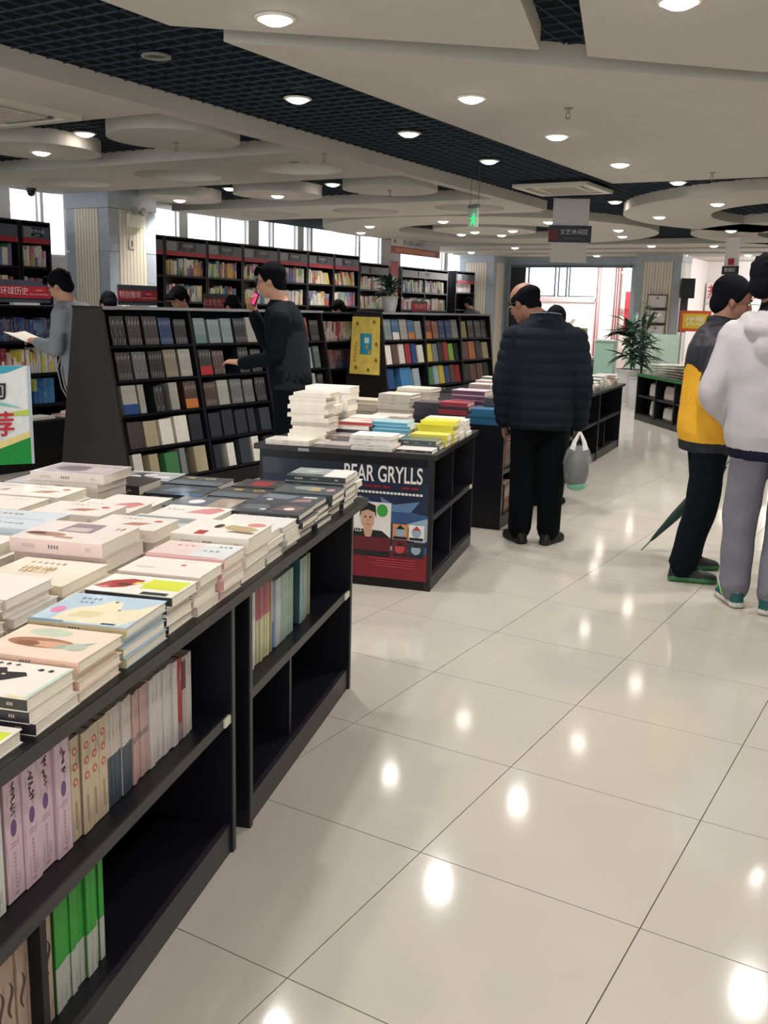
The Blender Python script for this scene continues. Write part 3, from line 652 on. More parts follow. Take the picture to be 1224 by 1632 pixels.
# upright books on the shelves of the near table
def shelf_run(tab, z, items, v=.055, label_fmt='', group=''):
    O, rz = tab; cm = Matrix.Rotation(rz, 3, 'Z')
    for u0, n, T, H, D, sp, cov, band, desc in items:
        rnd = random.Random(int(u0*1000)+n)
        for k in range(n):
            m = up_book(T-.001, H, D, sp, cov, band=band)
            dv = rnd.uniform(0, .008)
            p = Vector((O[0], O[1], 0)) + cm @ Vector((u0+T*(k+.5), v+dv, z))
            lab = desc if n == 1 else '%s, %s from the left' % (desc, ORD1[k])
            o = put(m, lab, p, rz, group or desc)
            yield k, o, T, H
LIL = 'd9bccb'
for k, o, T, H in shelf_run(TA, .397, [(-1.0, 4, .05, .232, .17, LIL, 'c9a9ba', None, 'thick lilac book with purple oval on the upper near shelf')]):
    q = MB(); y = -.0004; w = T/2
    def sp_(x0, z0, x1, z1, mi): q.poly3([(x0, y, z0), (x1, y, z0), (x1, y, z1), (x0, y, z1)], mi)
    rnd = random.Random(k)
    q.poly3([(.35*w*cos(2*pi*j/16), y, .135+.016*sin(2*pi*j/16)) for j in range(16)][::1], 0)
    for j in range(3):
        z = .208-j*.019; p_ = []
        for t in range(9): p_.append((rnd.uniform(-.34, .34)*w, y-.0004, z+.010-t*.0022+rnd.uniform(-.004, .004)))
        q.tube(p_, .0009, 5, 1)
    for j in range(9): sp_(-w*.12, .02+j*.008, w*.12, .025+j*.008, 2)
    sp_(-w*.5, .1, w*.5, .103, 2); sp_(-w*.4, .106, w*.4, .109, 2); sp_(-w*.25, .008, w*.25, .014, 2)
    q.build('spine_print', [mat('6b4a7c', .5), mat('4a3a44', .5), mat('b98fa6', .5)], o)['kind'] = 'stuff'
list(shelf_run(TA, .397, [(-1.15, 3, .045, .225, .17, 'd3d6cf', None, None, 'pale grey book left of the lilac books')]))
for k, o, T, H in shelf_run(TA, .397, [(-.79, 4, .033, .215, .16, 'cbb9a0', '8d7468', None, 'beige book with red roundels on the upper near shelf')]):
    q = MB()
    for j in range(3):
        cz = .185-j*.032
        q.poly3([(.0085*cos(2*pi*i/12), -.0004, cz+.0085*sin(2*pi*i/12)) for i in range(12)], 0)
        q.poly3([(.0045*cos(2*pi*i/8), -.0006, cz+.0045*sin(2*pi*i/8)) for i in range(8)], 1)
    q.poly3([(-.004, -.0004, .02), (.004, -.0004, .02), (.004, -.0004, .08), (-.004, -.0004, .08)], 2)
    q.build('spine_print', [mat('b5564c', .5), mat('d9b9a0', .5), mat('a59078', .6)], o)['kind'] = 'stuff'
run = [(-.655, 7, .0155, .215, .15, 'c9c1ba', None, (0, .52, '414a58'), 'white topped slate bottomed thin book on the upper near shelf'),
       (-.545, 6, .013, .21, .15, 'c2a09a', None, (.45, .52, '8e7878'), 'dusty pink thin book on the upper near shelf'),
       (-.466, 6, .0235, .212, .15, 'cbc5c4', None, None, 'white book with faint lettering on the upper near shelf'),
       (-.322, 1, .024, .21, .15, '9b1a26', None, (0, .22, '8f7f80'), 'crimson spined book near the end of the upper shelf'),
       (-.297, 1, .02, .208, .15, 'b3a4a0', None, (.6, .95, '5a2430'), 'white book with maroon top label beside the crimson spine'),
       (-.276, 2, .018, .206, .15, 'bdb8b6', None, None, 'grey-white book ending the upper near shelf run')]
list(shelf_run(TA, .397, run))
runB = [(.16, 2, .03, .235, .15, 'd8d4d2', None, None, 'tall white book first on the far module shelf'),
        (.222, 3, .022, .23, .15, 'c4c6a0', None, (.58, 1, 'b0536c'), 'rose and pale green book on the far module shelf'),
        (.29, 3, .014, .23, .15, 'cfcfa4', None, (.58, 1, 'bf5f76'), 'thin rose and cream book on the far module shelf'),
        (.335, 2, .012, .225, .15, 'a89a78', None, None, 'thin olive book on the far module shelf'),
        (.36, 1, .018, .215, .15, 'a8b4bc', None, (0, .4, '4f7fb4'), 'white book with a blue foot on the far module shelf'),
        (.379, 3, .018, .215, .15, 'b9bcc4', None, None, 'pale lavender book on the far module shelf'),
        (.434, 6, .019, .215, .15, '9db3a6', None, (.3, .6, '89a294'), 'soft green book on the far module shelf'),
        (.62, 3, .02, .22, .17, '7e9aa0', '36555e', None, 'teal covered book standing apart on the far module shelf'),
        (.68, 4, .016, .215, .15, '8d9478', None, None, 'olive green book behind the teal one')]
list(shelf_run(TA, .397, runB))
for k, o, T, H in shelf_run(TA, .08, [(-1.09, 7, .03, .24, .17, 'b9a090', '9d8478', None, 'dusty rose book with dark swirl on the lower near shelf')]):
    q = MB(); q.tube([(.008*sin(t*.55)*(1-.03*t), -.0008, .175-.006*t) for t in range(13)], [.0008+.0022*sin(pi*t/12) for t in range(13)], 6)
    q.build('spine_print', mat('54403f', .6), o)
list(shelf_run(TA, .08, [(-.875, 10, .0185, .23, .16, 'b9bbb6', '3c7a34', (.42, 1, '2f9a35'), 'green over white book on the lower near shelf')]))

# ---- second table with the poster on its end
R2 = radians(105); O2 = (-1.16, 2.79, 0); T2 = (O2, R2)
t2 = empty('book_table', 'dark display table with a mountaineer poster on its end panel', 'table', (O2[0], O2[1], 0), R2)
MB().box(0, .0, 0, .03, .95, .69).build('end_panel', WOOD, t2)
MB().box(-.004, -.004, 0, .0, .03, .69).build('edge_band', WOODR, t2)
MB().box(-.03, -.02, .692, 1.12, .97, .72).build('table_top', WOOD, t2)
MB().box(-.034, -.024, .694, -.03, .97, .719).build('edge_band', WOODR, t2)
MB().box(.03, .0, 0, 1.08, .012, .07).build('kickboard', WOODL, t2)
MB().box(1.08, .0, 0, 1.1, .95, .69).build('end_panel', WOOD, t2)
MB().box(.03, .3, .07, 1.08, .32, .69).build('back_panel', WOOD, t2)
MB().box(.03, .93, 0, 1.08, .95, .69).build('rear_panel', WOOD, t2)
for z in (.06, .37): MB().box(.03, .008, z, 1.08, .3, z+.024).build('shelf', WOOD, t2)
MB().box(.03, .002, .368, 1.08, .008, .396).build('edge_band', WOODL, t2)
MB().box(.03, .003, .08, .6, .02, .69, 0).box(.6, .0, .08, .62, .03, .69).build('divider', WOOD, t2) if False else None
MB().box(.53, .012, .08, .55, .3, .69).build('divider', WOOD, t2)
MB().box(1.0, -.004, .372, 1.05, .002, .393).build('price_tag', mat('dcd8c6', .5), t2)
MB().box(-.036, .66, .696, -.034, .72, .712).build('price_tag', mat('8f8d8c', .5), t2)
# poster: local frame x = width (reading direction), z up, mounted on the end panel
ps = tag(link('poster', None, None, Vector(O2)+Matrix.Rotation(R2, 3, 'Z') @ Vector((-.0045, .93, .05)), R2-pi/2), 'dark blue and red book poster with white lettering on the table end', 'poster')
PW, PH = .91, .6
q = MB(); y = 0.
cols = ['16213f', '7d1420', 'e4e0dc', '15161b', 'c99f88', '3a9a3c', '2f4f7d', '8fa6b8', 'c8a634', 'b9404a', '222a33', '611820', 'c98a5a', '101626', '5a7ba4']
cm_ = [mat(c, .45, var=.18 if c in ('16213f', '2f4f7d') else .03, scale=9) for c in cols]
lay = [0]
def P(pts, ci):
    lay[0] += 1; yy = -.0012-.00012*lay[0]
    pp = [(a*PW, yy, b*PH) for a, b in pts]
    ar = sum(pp[j][0]*pp[(j+1) % len(pp)][2]-pp[(j+1) % len(pp)][0]*pp[j][2] for j in range(len(pp)))
    q.poly3(pp if ar > 0 else pp[::-1], ci)
P0 = P
def RR(a, b, c, d, ci): P0([(a, b), (c, b), (c, d), (a, d)], ci)
def EE(a, b, ra, rb, ci): P0([(a+ra*cos(2*pi*j/20), b+rb*sin(2*pi*j/20)) for j in range(20)], ci)
sheet = MB().box(0, -.001, 0, PW, .001, PH).build('paper', mat('10162a', .4, coat=.3), ps)
RR(0, .22, 1, .86, 0); RR(0, 0, 1, .24, 1)
for pts in ([(.5, .6), (.62, .72), (.72, .62), (.66, .56)], [(.68, .5), (.82, .62), (1, .58), (1, .5)], [(.8, .24), (.9, .34), (1, .3), (1, .24)]): P(pts, 6)
for pts in ([(.52, .66), (.6, .72), (.7, .62), (.64, .6)], [(.88, .5), (1, .56), (1, .36), (.94, .3)], [(.72, .25), (.8, .3), (.9, .26)]): P(pts, 7)
P([(.72, .72), (.8, .66), (.95, .7), (.9, .6), (.74, .6)], 14)
XM = lambda x: .525+(x-.46)*.867
_RR, _EE, _P = RR, EE, P
def RR(a, b, c, d, ci): _RR(XM(a), b, XM(c), d, ci)
def EE(a, b, ra, rb, ci): _EE(XM(a), b, ra*.867, rb, ci)
def P(pts, ci): _P([(XM(x), y_) for x, y_ in pts], ci)
RR(.46, .19, .76, .67, 2)                                    # book shown on the poster
P([(.46, .19), (.76, .19), (.76, .36), (.7, .42), (.5, .43), (.46, .36)], 3)
RR(.46, .24, .76, .36, 11)
EE(.6, .52, .048, .10, 4); P([(.545, .52), (.55, .63), (.6, .665), (.655, .64), (.66, .52), (.645, .58), (.6, .6), (.56, .58)], 3)
P([(.57, .43), (.64, .43), (.625, .36), (.585, .36)], 4)
EE(.585, .535, .008, .008, 3); EE(.62, .535, .008, .008, 3); RR(.59, .465, .615, .472, 9); RR(.6, .49, .606, .525, 12)
EE(.70, .60, .038, .056, 5)
RR, EE, P = _RR, _EE, _P
for a, b, c in ((.842, .42, 12), (.937, .42, 2), (.842, .27, 11), (.937, .27, 10)):
    RR(a-.045, b-.065, a+.045, b+.075, c); EE(a, b+.01, .028, .045, 7 if c != 11 else 9); RR(a-.04, b-.06, a+.04, b-.035, 13); P([(a-.025, b+.03), (a, b+.07), (a+.028, b+.03)], 9 if c == 2 else 3)
RR = lambda a, b, c, d, ci: _RR(.45+(a-.32)*.6, b, .45+(c-.32)*.6, d, ci)
EE = lambda a, b, ra, rb, ci: _EE(.45+(a-.32)*.6, b, ra*.6, rb, ci)
RR(.32, .1, .425, .47, 12); RR(.33, .12, .415, .46, 10); RR(.34, .3, .41, .34, 8); EE(.375, .41, .016, .016, 8); EE(.375, .37, .016, .016, 8); RR(.34, .23, .41, .27, 2); RR(.34, .2, .41, .23, 9); RR(.34, .13, .41, .2, 7)
RR, EE = _RR, _EE
for k in range(4): RR(.66+.03*(k % 2), .175-.022*k, .94, .182-.022*k, 9)
RR(.45, .13, .57, .137, 9)
for k in range(9): RR(.46+.055*k, .8, .505+.055*k, .822, 1 if k % 4 != 2 else 0)
for k in range(22): RR(.5+.0215*k, .75, .5+.0215*k+.016, .77, 2)
for a in (): RR(a-.03, .436 if a < .49 else .41, a+.035, .45 if a < .49 else .425, 2)
q.build('print', cm_, ps)['kind'] = 'stuff'
text('lettering', 'BEAR GRYLLS', .118, mat('e6e4e2', .5, var=0), ps, (.665, -.005, .548), sx=.60, bold=.0015)
text('cover_lettering', 'BEAR\nGRYLLS', .026, mat('efeeec', .5, var=0), ps, (.515, -.006, .262))

S2 = lambda *a, **k: stack(T2, *a, **k)
S2(-.02, .66, 2, .747, 'eae3d8', 'e4dccd', Wd=.15, L=.24, desc='cream book at the front left corner of the poster table')
S2(.13, .62, 12, .985, 'e6dfd2', 'e2dacb', Wd=.16, L=.21, desc='cream paperback in the tall tower on the poster table', jit=.02)
S2(-.01, .445, 1, .738, 'b5a8a6', '8d8688', Wd=.15, L=.2, desc='thin mauve-grey book on the front edge of the poster table')
S2(.15, .42, 2, .765, '9c8d88', '6e6462', Wd=.15, L=.19, desc='brown-grey book before the stained colourful pile')
S2(-.025, .215, 5, .80, 'efebe6', 'e2ddd6', 'dot', Wd=.16, L=.22, desc='white book in the low pile above the poster lettering')
S2(-.01, .01, 1, .738, 'd9d4cf', '3b3138', Wd=.14, L=.19, desc='thin grey-white book at the corner above the poster')
S2(.135, .012, 2, .768, '4f5f62', '263236', Wd=.15, L=.2, desc='dark teal book behind the corner book', vis=2)
S2(.26, .0, 2, .785, 'd8cf62', 'cfc545', Wd=.13, L=.2, desc='yellow topped book behind the dark teal one', spines=['c8bf40'], vis=2)
S2(.42, -.01, 5, .842, 'e0d83e', 'd8cf2e', Wd=.15, L=.2, desc='bright yellow book in the yellow pile', spines=['d8cf2e'])
S2(.58, -.01, 5, .822, 'eeece8', 'dfdcd6', Wd=.14, L=.2, desc='white book behind the bright yellow pile', vis=2)
S2(.3, .215, 6, .835, 'a9cbd6', '2f7f9d', 'dot', Wd=.16, L=.2, desc='light blue book in the blue pile', spines=['2f7f9d'])
S2(.14, .22, 3, .775, 'ded9d3', 'c9c3bc', Wd=.15, L=.2, desc='pale book between the low white and blue piles')
S2(.3, .43, 5, .825, 'd8d0c8', 'c9b9a9', 'redsq', Wd=.16, L=.19, desc='mixed spine book in the colourful pile', spines=['8a4a3c', 'd9c49a', '23242c', 'e8e2da', 'a63a34'])
S2(.48, .2, 4, .80, 'd9d48e', 'c9c178', Wd=.15, L=.2, desc='pale yellow book behind the blue pile', vis=2)
S2(.48, .41, 5, .83, 'efe9e2', 'ddd6cc', Wd=.16, L=.2, desc='white book behind the colourful pile', spines=['e3ddd4', 'b8504a'], vis=2)
S2(.34, .66, 9, .955, 'eae5dc', 'ded7ca', Wd=.16, L=.22, desc='cream book behind the tall tower', jit=.02, vis=2)
S2(.52, .63, 8, .99, 'f1eeea', 'e9e5df', Wd=.18, L=.27, desc='thick white book with round marks in the second tower', jit=.015)
S2(.68, .35, 3, .79, 'd9cfbc', 'c4b79c', Wd=.16, L=.25, desc='beige book near the back of the poster table', vis=2)
S2(.75, -.01, 4, .81, 'e6e1da', 'cfc9c0', Wd=.15, L=.2, desc='off-white book near the far right corner', vis=2)
S2(.93, .05, 3, .80, 'e0dad0', 'cfc9c0', Wd=.15, L=.22, desc='off-white book on the far edge of the poster table', vis=2)
S2(.9, .38, 3, .80, 'd9d2c6', 'c4bcae', Wd=.16, L=.23, desc='tan book on the far edge of the poster table', vis=2)
# two books standing upright behind the tower
for k, (u, v, h) in enumerate(((.33, .9, .1), (.36, .72, .1))):
    pass

# ---- third and fourth tables in the row
R3 = radians(98); O3 = (-1.471, 4.34, 0)
t3 = table('book_table', 'dark display table behind the man in the puffer jacket', (O3[0], O3[1]), R3, [(0, 1.1), (1.13, 2.2)], 1.3, H=.70)
T3 = (O3, R3); S3 = lambda *a, **k: stack(T3, *a, base=.70, **k)
S3(.0, .02, 8, .80, '2f6f96', '1f628c', Wd=.17, L=.22, desc='blue book in the pile at the corner of the third table', spines=['1f628c'])
S3(.02, .26, 5, .83, 'a83a48', '7c1a2c', Wd=.17, L=.2, desc='red book beside the blue corner pile', spines=['8f1f30', '2b1a28'])
S3(.02, .47, 5, .82, '3a3444', '28242f', Wd=.17, L=.18, desc='dark plum book left of the red pile', spines=['28242f'])
S3(.2, .2, 6, .90, 'd9c8d6', '5a2a4c', Wd=.18, L=.24, desc='purple spined white topped book behind the red pile', spines=['4d2440'], vis=3)
S3(.2, .03, 4, .86, '4a4450', '33303a', Wd=.16, L=.17, desc='dark grey book behind the blue corner pile', spines=['33303a'], vis=3)
S3(.04, .68, 6, .86, 'ddd5c8', 'cfc5b4', Wd=.2, L=.24, desc='beige book in the broad pile on the third table', vis=3)
S3(.26, .62, 8, .89, 'e3dccf', 'd4cab8', Wd=.2, L=.26, desc='cream book in the tall broad pile on the third table', vis=3)
S3(.1, .95, 4, .80, 'cfc4b4', 'b8a88e', Wd=.2, L=.27, desc='tan book at the left end of the third table', vis=3)
S3(.42, .1, 4, .84, 'ded9d2', 'cfc9c0', Wd=.17, L=.22, desc='off-white book behind the purple spined pile', vis=3)
list(shelf_run(T3, .395, [(.03, 3, .05, .24, .18, '9a6a3c', '8a5a34', (.6, .8, '7a3428'), 'thick orange-brown book on the shelf behind the man'), (.18, 6, .04, .22, .17, '5c4038', None, None, 'brown book on the shelf behind the man')], v=.03))
list(shelf_run(T3, .08, [(.06, 4, .03, .2, .17, '5a5f68', None, (.3, .5, '8a8f98'), 'grey book on the low shelf behind the man'), (.2, 6, .035, .2, .17, '6a3a30', None, (.5, .8, '8f8a88'), 'rust brown book on the low shelf behind the man')], v=.03))
R4 = radians(97.3); O4 = (-1.848, 6.64, 0); T4 = (O4, R4)
t4 = table('book_table', 'dark display table beyond the man, ending near the plants', (O4[0], O4[1]), R4, [(0, 1.2), (1.2, 2.38)], 1.3, H=.70)
S4 = lambda *a, **k: stack(T4, *a, base=.70, vis=0, **k)
cs = [('e6dfd4', 'b39a8c'), ('e9e4da', 'c9a9a0'), ('dfd8cc', '6f7466'), ('ece8e2', 'a98f86'), ('e2ddd6', '8a8f98')]
for i in range(11):
    for j in range(4):
        if (i*3+j*5) % 7 == 6: continue
        c, s = cs[(i*2+j) % 5]
        S4(.06+.205*i, .03+.25*j, 3, .76+.02*((i*5+j*3) % 4), c, s, Wd=.17, L=.21, desc='small pile book, %s row from the aisle, %s pile away' % (ORD1[j], ORD1[i]))
# ================================================================== SLANTED RACKS
TIL = radians(-11.5)
RZ = [1.34, 1.115, .868, .622, .375, .13]          # tier heights of both racks
def rack_x(z, xt, xb): return xt+(xb-xt)*(1.38-z)/1.38
def rack(name, label, y0, y1, xl, xr, xbl, xbr, bays):
    r = empty(name, label, 'book rack', (0, 0, 0))
    r.location = ((xbl+xbr)/2, y0, 0); ox, oy = r.location.x, r.location.y
    def L(pts, ya, yb, mname, m):
        q = MB(); q.hexa([(pts[0][0]-ox, ya-oy, pts[0][1]), (pts[1][0]-ox, ya-oy, pts[1][1]), (pts[1][0]-ox, yb-oy, pts[1][1]), (pts[0][0]-ox, yb-oy, pts[0][1]),
                          (pts[3][0]-ox, ya-oy, pts[3][1]), (pts[2][0]-ox, ya-oy, pts[2][1]), (pts[2][0]-ox, yb-oy, pts[2][1]), (pts[3][0]-ox, yb-oy, pts[3][1])])
        return q.build(mname, m, r)
    ends = [(xbl, 0), (xbr, 0), (xr, 1.375), (xl, 1.375)]
    L(ends, y0-.022, y0, 'end_panel', WOODR); L(ends, y1, y1+.022, 'end_panel', WOODR)
    MB().box(xl-.01-ox, -.022, 1.375, xr+.012-ox, y1-y0+.022, 1.397).build('top_board', WOOD, r)
    MB().box(xr+.012-ox, -.022, 1.376, xr+.016-ox, y1-y0+.022, 1.396).build('edge_band', mat('8d8a90', .3), r)
    ins = .19
    for yb in bays[1:-1]: L([(xbr-.3, 0), (xbr-.0, 0), (xr-.0, 1.375), (xr-.2, 1.375)], yb-.014, yb+.014, 'upright', WOOD)
    L([(xbr-ins-.02, .02), (xbr-ins, .02), (xr-ins, 1.37), (xr-ins-.02, 1.37)], y0, y1, 'backing_panel', mat('1d2530', .6))
    for z in RZ[1:]:
        x = rack_x(z, xr, xbr)
        q = MB(); q.hexa([(x-ins-ox, 0, z-.035), (x-.004-ox, 0, z-.012), (x-.004-ox, y1-y0, z-.012), (x-ins-ox, y1-y0, z-.035), (x-ins-ox, 0, z-.02), (x-.004-ox, 0, z+.006), (x-.004-ox, y1-y0, z+.006), (x-ins-ox, y1-y0, z-.02)])
        q.build('shelf', WOOD, r)
    MB().box(xbr-.02-ox, 0, 0, xbr-ox, y1-y0, .11).build('kickboard', WOOD, r)
    q = MB()
    for t in range(5):
        for k in range(1, 8):
            z = RZ[t+1]+.028*k; x = rack_x(z, xr, xbr)-.175
            q.box(x-.004-ox, .0, z, x+.004-ox, y1-y0, z+.006)
    o = q.build('backing_ribs', mat('2b3542', .6), r); o['kind'] = 'stuff'
    return r
PALD = {'k': '23262c', 'K': '2f3238', 'n': '42373a', 'b': '23447a', 'g': '7b7f80', 'w': 'cfcabf', 'W': 'e3ded2', 'o': 'b36a35', 'r': '9a2a30', 'y': 'c8b13c', 'e': 'a89a80', 't': '5f7472', 'R': 'd05a48', 'G': '3f7a4a', 'B': '3f7fb0', 'p': '8a5a78', 'm': '5e4238', 's': '9fb0b4', 'j': '1f3f8a', 'l': '7fae3c'}
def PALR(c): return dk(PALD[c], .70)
NAMEC = {'k': 'black', 'K': 'charcoal', 'n': 'dark brown', 'b': 'blue', 'g': 'grey', 'w': 'off-white', 'W': 'white', 'o': 'orange brown', 'r': 'red', 'y': 'yellow', 'e': 'beige', 't': 'grey-green', 'R': 'coral red', 'G': 'green', 'B': 'sky blue', 'p': 'mauve', 'm': 'brown', 's': 'pale blue grey', 'j': 'royal blue', 'l': 'lime green'}
BN = ['first', 'second', 'third']
def fill_rack(rname, y0, xr, xbr, bays, spec, H=.208, far_from=9):
    for bi, rows in enumerate(spec):
        a, b = bays[bi]+.035, bays[bi+1]-.03; pitch = (b-a)/len(rows[0].split())
        for ri, row in enumerate(rows):
            z = RZ[ri+1]; toks = row.split(); pitch = (b-a)/len(toks)
            for ti, t in enumerate(toks):
                if t == '-': continue
                c = t[0]; n = int(t[1]) if len(t) > 1 else 3
                band = None
                if len(t) > 2: band = ((.0, .35, PALD[t[2]]) if len(t) == 3 else (.55, 1, PALD[t[2]]))
                rnd = random.Random(bi*100+ri*10+ti); T = min(.045, (pitch-.018)/max(n, 1)*rnd.uniform(.88, 1.0)); h = H*rnd.uniform(.9, 1.03)
                if n == 1: T = min(.06, pitch*.55)
                for k in range(n):
                    lc = (rack_x(z+.006, xr, xbr)-.016, a+pitch*ti+.012+T*(k+.5), z+.008)
                    if ri >= far_from:
                        farbook(Matrix.Translation(lc) @ Matrix.Rotation(pi/2, 4, 'Z') @ Matrix.Rotation(TIL, 4, 'X'), -T/2, 0, 0, T/2-.001, .13, h, fm(PALD[c])); continue
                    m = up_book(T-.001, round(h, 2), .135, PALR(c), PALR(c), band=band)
                    o = put(m, '%s book, %s of %s slot, %s tier, %s bay, %s' % (NAMEC[c], ORD1[k], ORD1[ti], ('top', 'second', 'third', 'fourth', 'bottom')[ri], ('left', 'middle', 'right')[bi], rname), lc, pi/2, 'standing books in the '+rname, pages=False)
                    o.rotation_euler = (TIL, 0, pi/2)
B1 = [3.5, 4.38, 5.26, 6.2]
rk1 = rack('slanted_rack', 'long dark slanted book rack with dark spines behind the near table', 3.5, 6.2, -4.52, -4.23, -4.74, -3.955, B1)
fill_rack('near slanted rack', 3.5, -4.23, -3.955, B1, [
 ['k3 n4 n4 b5 K5', 'n4 g3 k5 e4 w5', 'W5b w1 K2 w2 m4o' , 'n3 e3 W4k W5 k3', 'w2 e2 G4 g1 e3'],
 ['s5t s4 s5 K4 w3', 'K4r m3 - k3 k3', 'm5 w3 g4 g4 k3', 'k4b k3r k4t k2 K3', 'k2 w2 K3 w2 k4'],
 ['k4 w3r y2 R3 k3', 'k3 w3 W4 w3 t2', '- w3 - W4 k2', 'K3 k3 k2 w2 k3', 'k3 k2 - w1 k2']], far_from=3)
Y2 = [6.98, 7.85, 8.7, 9.5]
rk2 = rack('slanted_rack', 'farther dark slanted rack with bright spines and a yellow end poster', 6.98, 9.5, -4.35, -4.02, -4.5, -3.86, Y2)
fill_rack('far slanted rack', 6.98, -4.02, -3.86, Y2, [
 ['s4 B4w w4 B3o w3', 'W3r m3 w4 r3w b3 W3', 'b3y B5 s3', 'p2y w2 G3', 'k2 w2 k2'],
 ['r3o o4 j6 j5 w3', 'y4 g3 k3 r3k l4r k2', 'G3 s3l y3r b3 m3 r3', 'k3 e2 w2 k2 k3', 'k3 w2 k2'],
 ['y3 k4 k4 K3', 'm5o o4 k3 e5', 'k4r m4 m4 k3', 'w2 k4 m3 k2', 'k3 w2 k2']], far_from=1)
# yellow poster on the end of the far rack
r = tag(link('poster', None, None, (-4.19, 6.945, .77), 0), 'yellow poster with a blue book on the end of the far slanted rack', 'poster')
q = MB(); q.hexa([(-.185, -.004, 0), (.175, -.004, 0), (.175, .0, 0), (-.185, .0, 0), (-.16, -.004, .575), (.165, -.004, .575), (.165, .0, .575), (-.16, .0, .575)])
q.build('paper', mat('e8cc62', .5, var=.14, scale=12), r)
q = MB()
def qr(a, b, c, d, ci, y): q.poly3([(a, y, b), (c, y, b), (c, y, d), (a, y, d)], ci)
qr(-.06, .2, .075, .41, 0, -.0045); qr(-.02, .3, .055, .39, 1, -.005); qr(-.01, .315, .045, .37, 2, -.0055); qr(-.06, .2, -.045, .41, 3, -.005)
for k, (a, b) in enumerate(((.02, .27), (.05, .22), (.13, .3), (-.1, .5), (.1, .52), (-.11, .06), (.04, .04), (.13, .14))):
    q.poly3([(a-.02, -.0058, b), (a+.012, -.0058, b-.018), (a+.018, -.0058, b+.014), (a-.004, -.0058, b+.03)], 4 if k > 1 else 5)
for k in range(6): qr(-.14+.004*k, .12+.035*k, -.12+.004*k, .145+.035*k, 6, -.0052)
q.build('print', [mat('2f9ab5', .5), mat('3aa7c0', .5), mat('e6ead8', .5), mat('1f7f9c', .5), mat('8a6a2a', .6), mat('c9a035', .6), mat('c9902f', .6)], r)['kind'] = 'stuff'

# ---- low bookcases filling the gap and the row before the windows
def shelving(name, label, x, y0, y1, top, depth, zs, parentcat='bookcase', red=True, header=True, sign=None, ybays=None):
    r = empty(name, label, parentcat, (x, y0, 0)); w = y1-y0
    for yy in (0, w-.025): MB().box(-depth, yy, 0, 0, yy+.025, top).build('side_panel', WOOD, r)
    for s in (ybays or []): MB().box(-depth, s-y0, 0, -.004, s-y0+.022, top).build('divider', WOOD, r)
    MB().box(-depth, .025, 0, -depth+.015, w-.025, top).build('back_panel', WOOD, r)
    for z in zs: MB().box(-depth+.015, .025, z-.028, -.004, w-.025, z).build('shelf', WOOD, r)
    MB().box(-depth, 0, top, 0, w, top+.02).build('top_board', WOOD, r)
    MB().box(-.03, .025, 0, -.01, w-.025, .08).build('kickboard', WOOD, r)
    if header:
        MB().box(-.02, .03, top-.19, .004, w-.03, top-.045).build('header_panel', mat('4b4f5a' if red else '2c2a33', .4), r)
        q = MB()
        if red:
            for k in range(6):
                for j in range(9): q.box(.004, .05+j*.022, top-.175+k*.021, .0065, .066+j*.022, top-.165+k*.021)
            q.build('lattice', mat('b9b9ba', .4), r)['kind'] = 'stuff'
            MB().box(-.015, .03, top-.25, .01, w-.03, top-.19).build('red_strip', REDB, r)
        MB().box(.004, w*.34, top-.17, .012, w*.72, top-.06).build('sign_plate', mat('12161e', .4), r)
        if sign: text('lettering', sign, .055, mat('c9cad0', .5, var=0), r, (.0135, w*.53, top-.105), (pi/2, 0, pi/2)); text('small_lettering', 'BOOKS', .022, mat('b9bac0', .5, var=0), r, (.0135, w*.53, top-.15), (pi/2, 0, pi/2))
    return r
PALF = ['e4ddcb', 'ece7da', 'd8c24a', 'c9502f', '6f9fc4', 'cf7fae', 'e0d6c4', '7fb0a0', 'b9c46a', 'e8e2d6', 'd9cbb0', 'a03a40', '57689a', 'e6e0d8', 'b98a4a', '8f6fa8', '3f4a5c', 'd6d2cc', '4f7f52', 'efe9df']
def run_far(x, y0, y1, z, seed, pal=PALF, h0=.2, h1=.26, lean=0, fill=.93):
    rnd = random.Random(seed); y = y0+.01
    while y < y0+(y1-y0)*fill:
        n = rnd.choice((1, 1, 2, 3, 4)); c = rnd.choice(pal); c2 = rnd.choice(pal); h = rnd.uniform(h0, h1); t = rnd.uniform(.015, .035)
        for _ in range(n):
            if y+t > y1-.01: return
            M = Matrix.Translation((x, y, z)) @ Matrix.Rotation(lean*rnd.uniform(.3, 1), 4, 'X')
            s = rnd.choice((.3, .5, .7, 1.0)); dx = rnd.uniform(0, .015)
            farbook(M, -.16, 0, 0, -dx, t-.002, h*s, fm(c, .42))
            if s < 1: farbook(M, -.16, 0, h*s, -dx, t-.002, h, fm(c2, .42))
            y += t
ZB = [1.83, 1.455, 1.08, .705, .33]
SIGNS = ['社科读物', '生活百科', '艺术图书', '旅游地理', '教育理论', '健康养生', '经济管理', '文学小说']
ys = [9.26, 10.18, 11.03, 11.97, 12.82, 13.64, 14.5]
names = ['first', 'second', 'third', 'fourth', 'fifth', 'sixth']
for k in range(6):
    a, b = ys[k], ys[k+1]
    shelving('bookcase', 'tall dark wall bookcase with red strip, %s to the right of the near column' % names[k], -9.1, a, b-.01, 2.36, .3, ZB+[.1], sign=SIGNS[k])
    for z in ZB[:4]: run_far(-9.13, a+.03, b-.04, z, k*10+int(z*10), lean=(.35 if k in (4, 5) and z > 1.7 else 0), fill=.9 if k else .97, pal=PALF if k < 5 else PALF)
shelving('bookcase', 'narrow dark bookcase end between the stone column and the red strip bookcases', -9.1, 8.62, 9.25, 2.36, .3, ZB+[.1], sign=None)
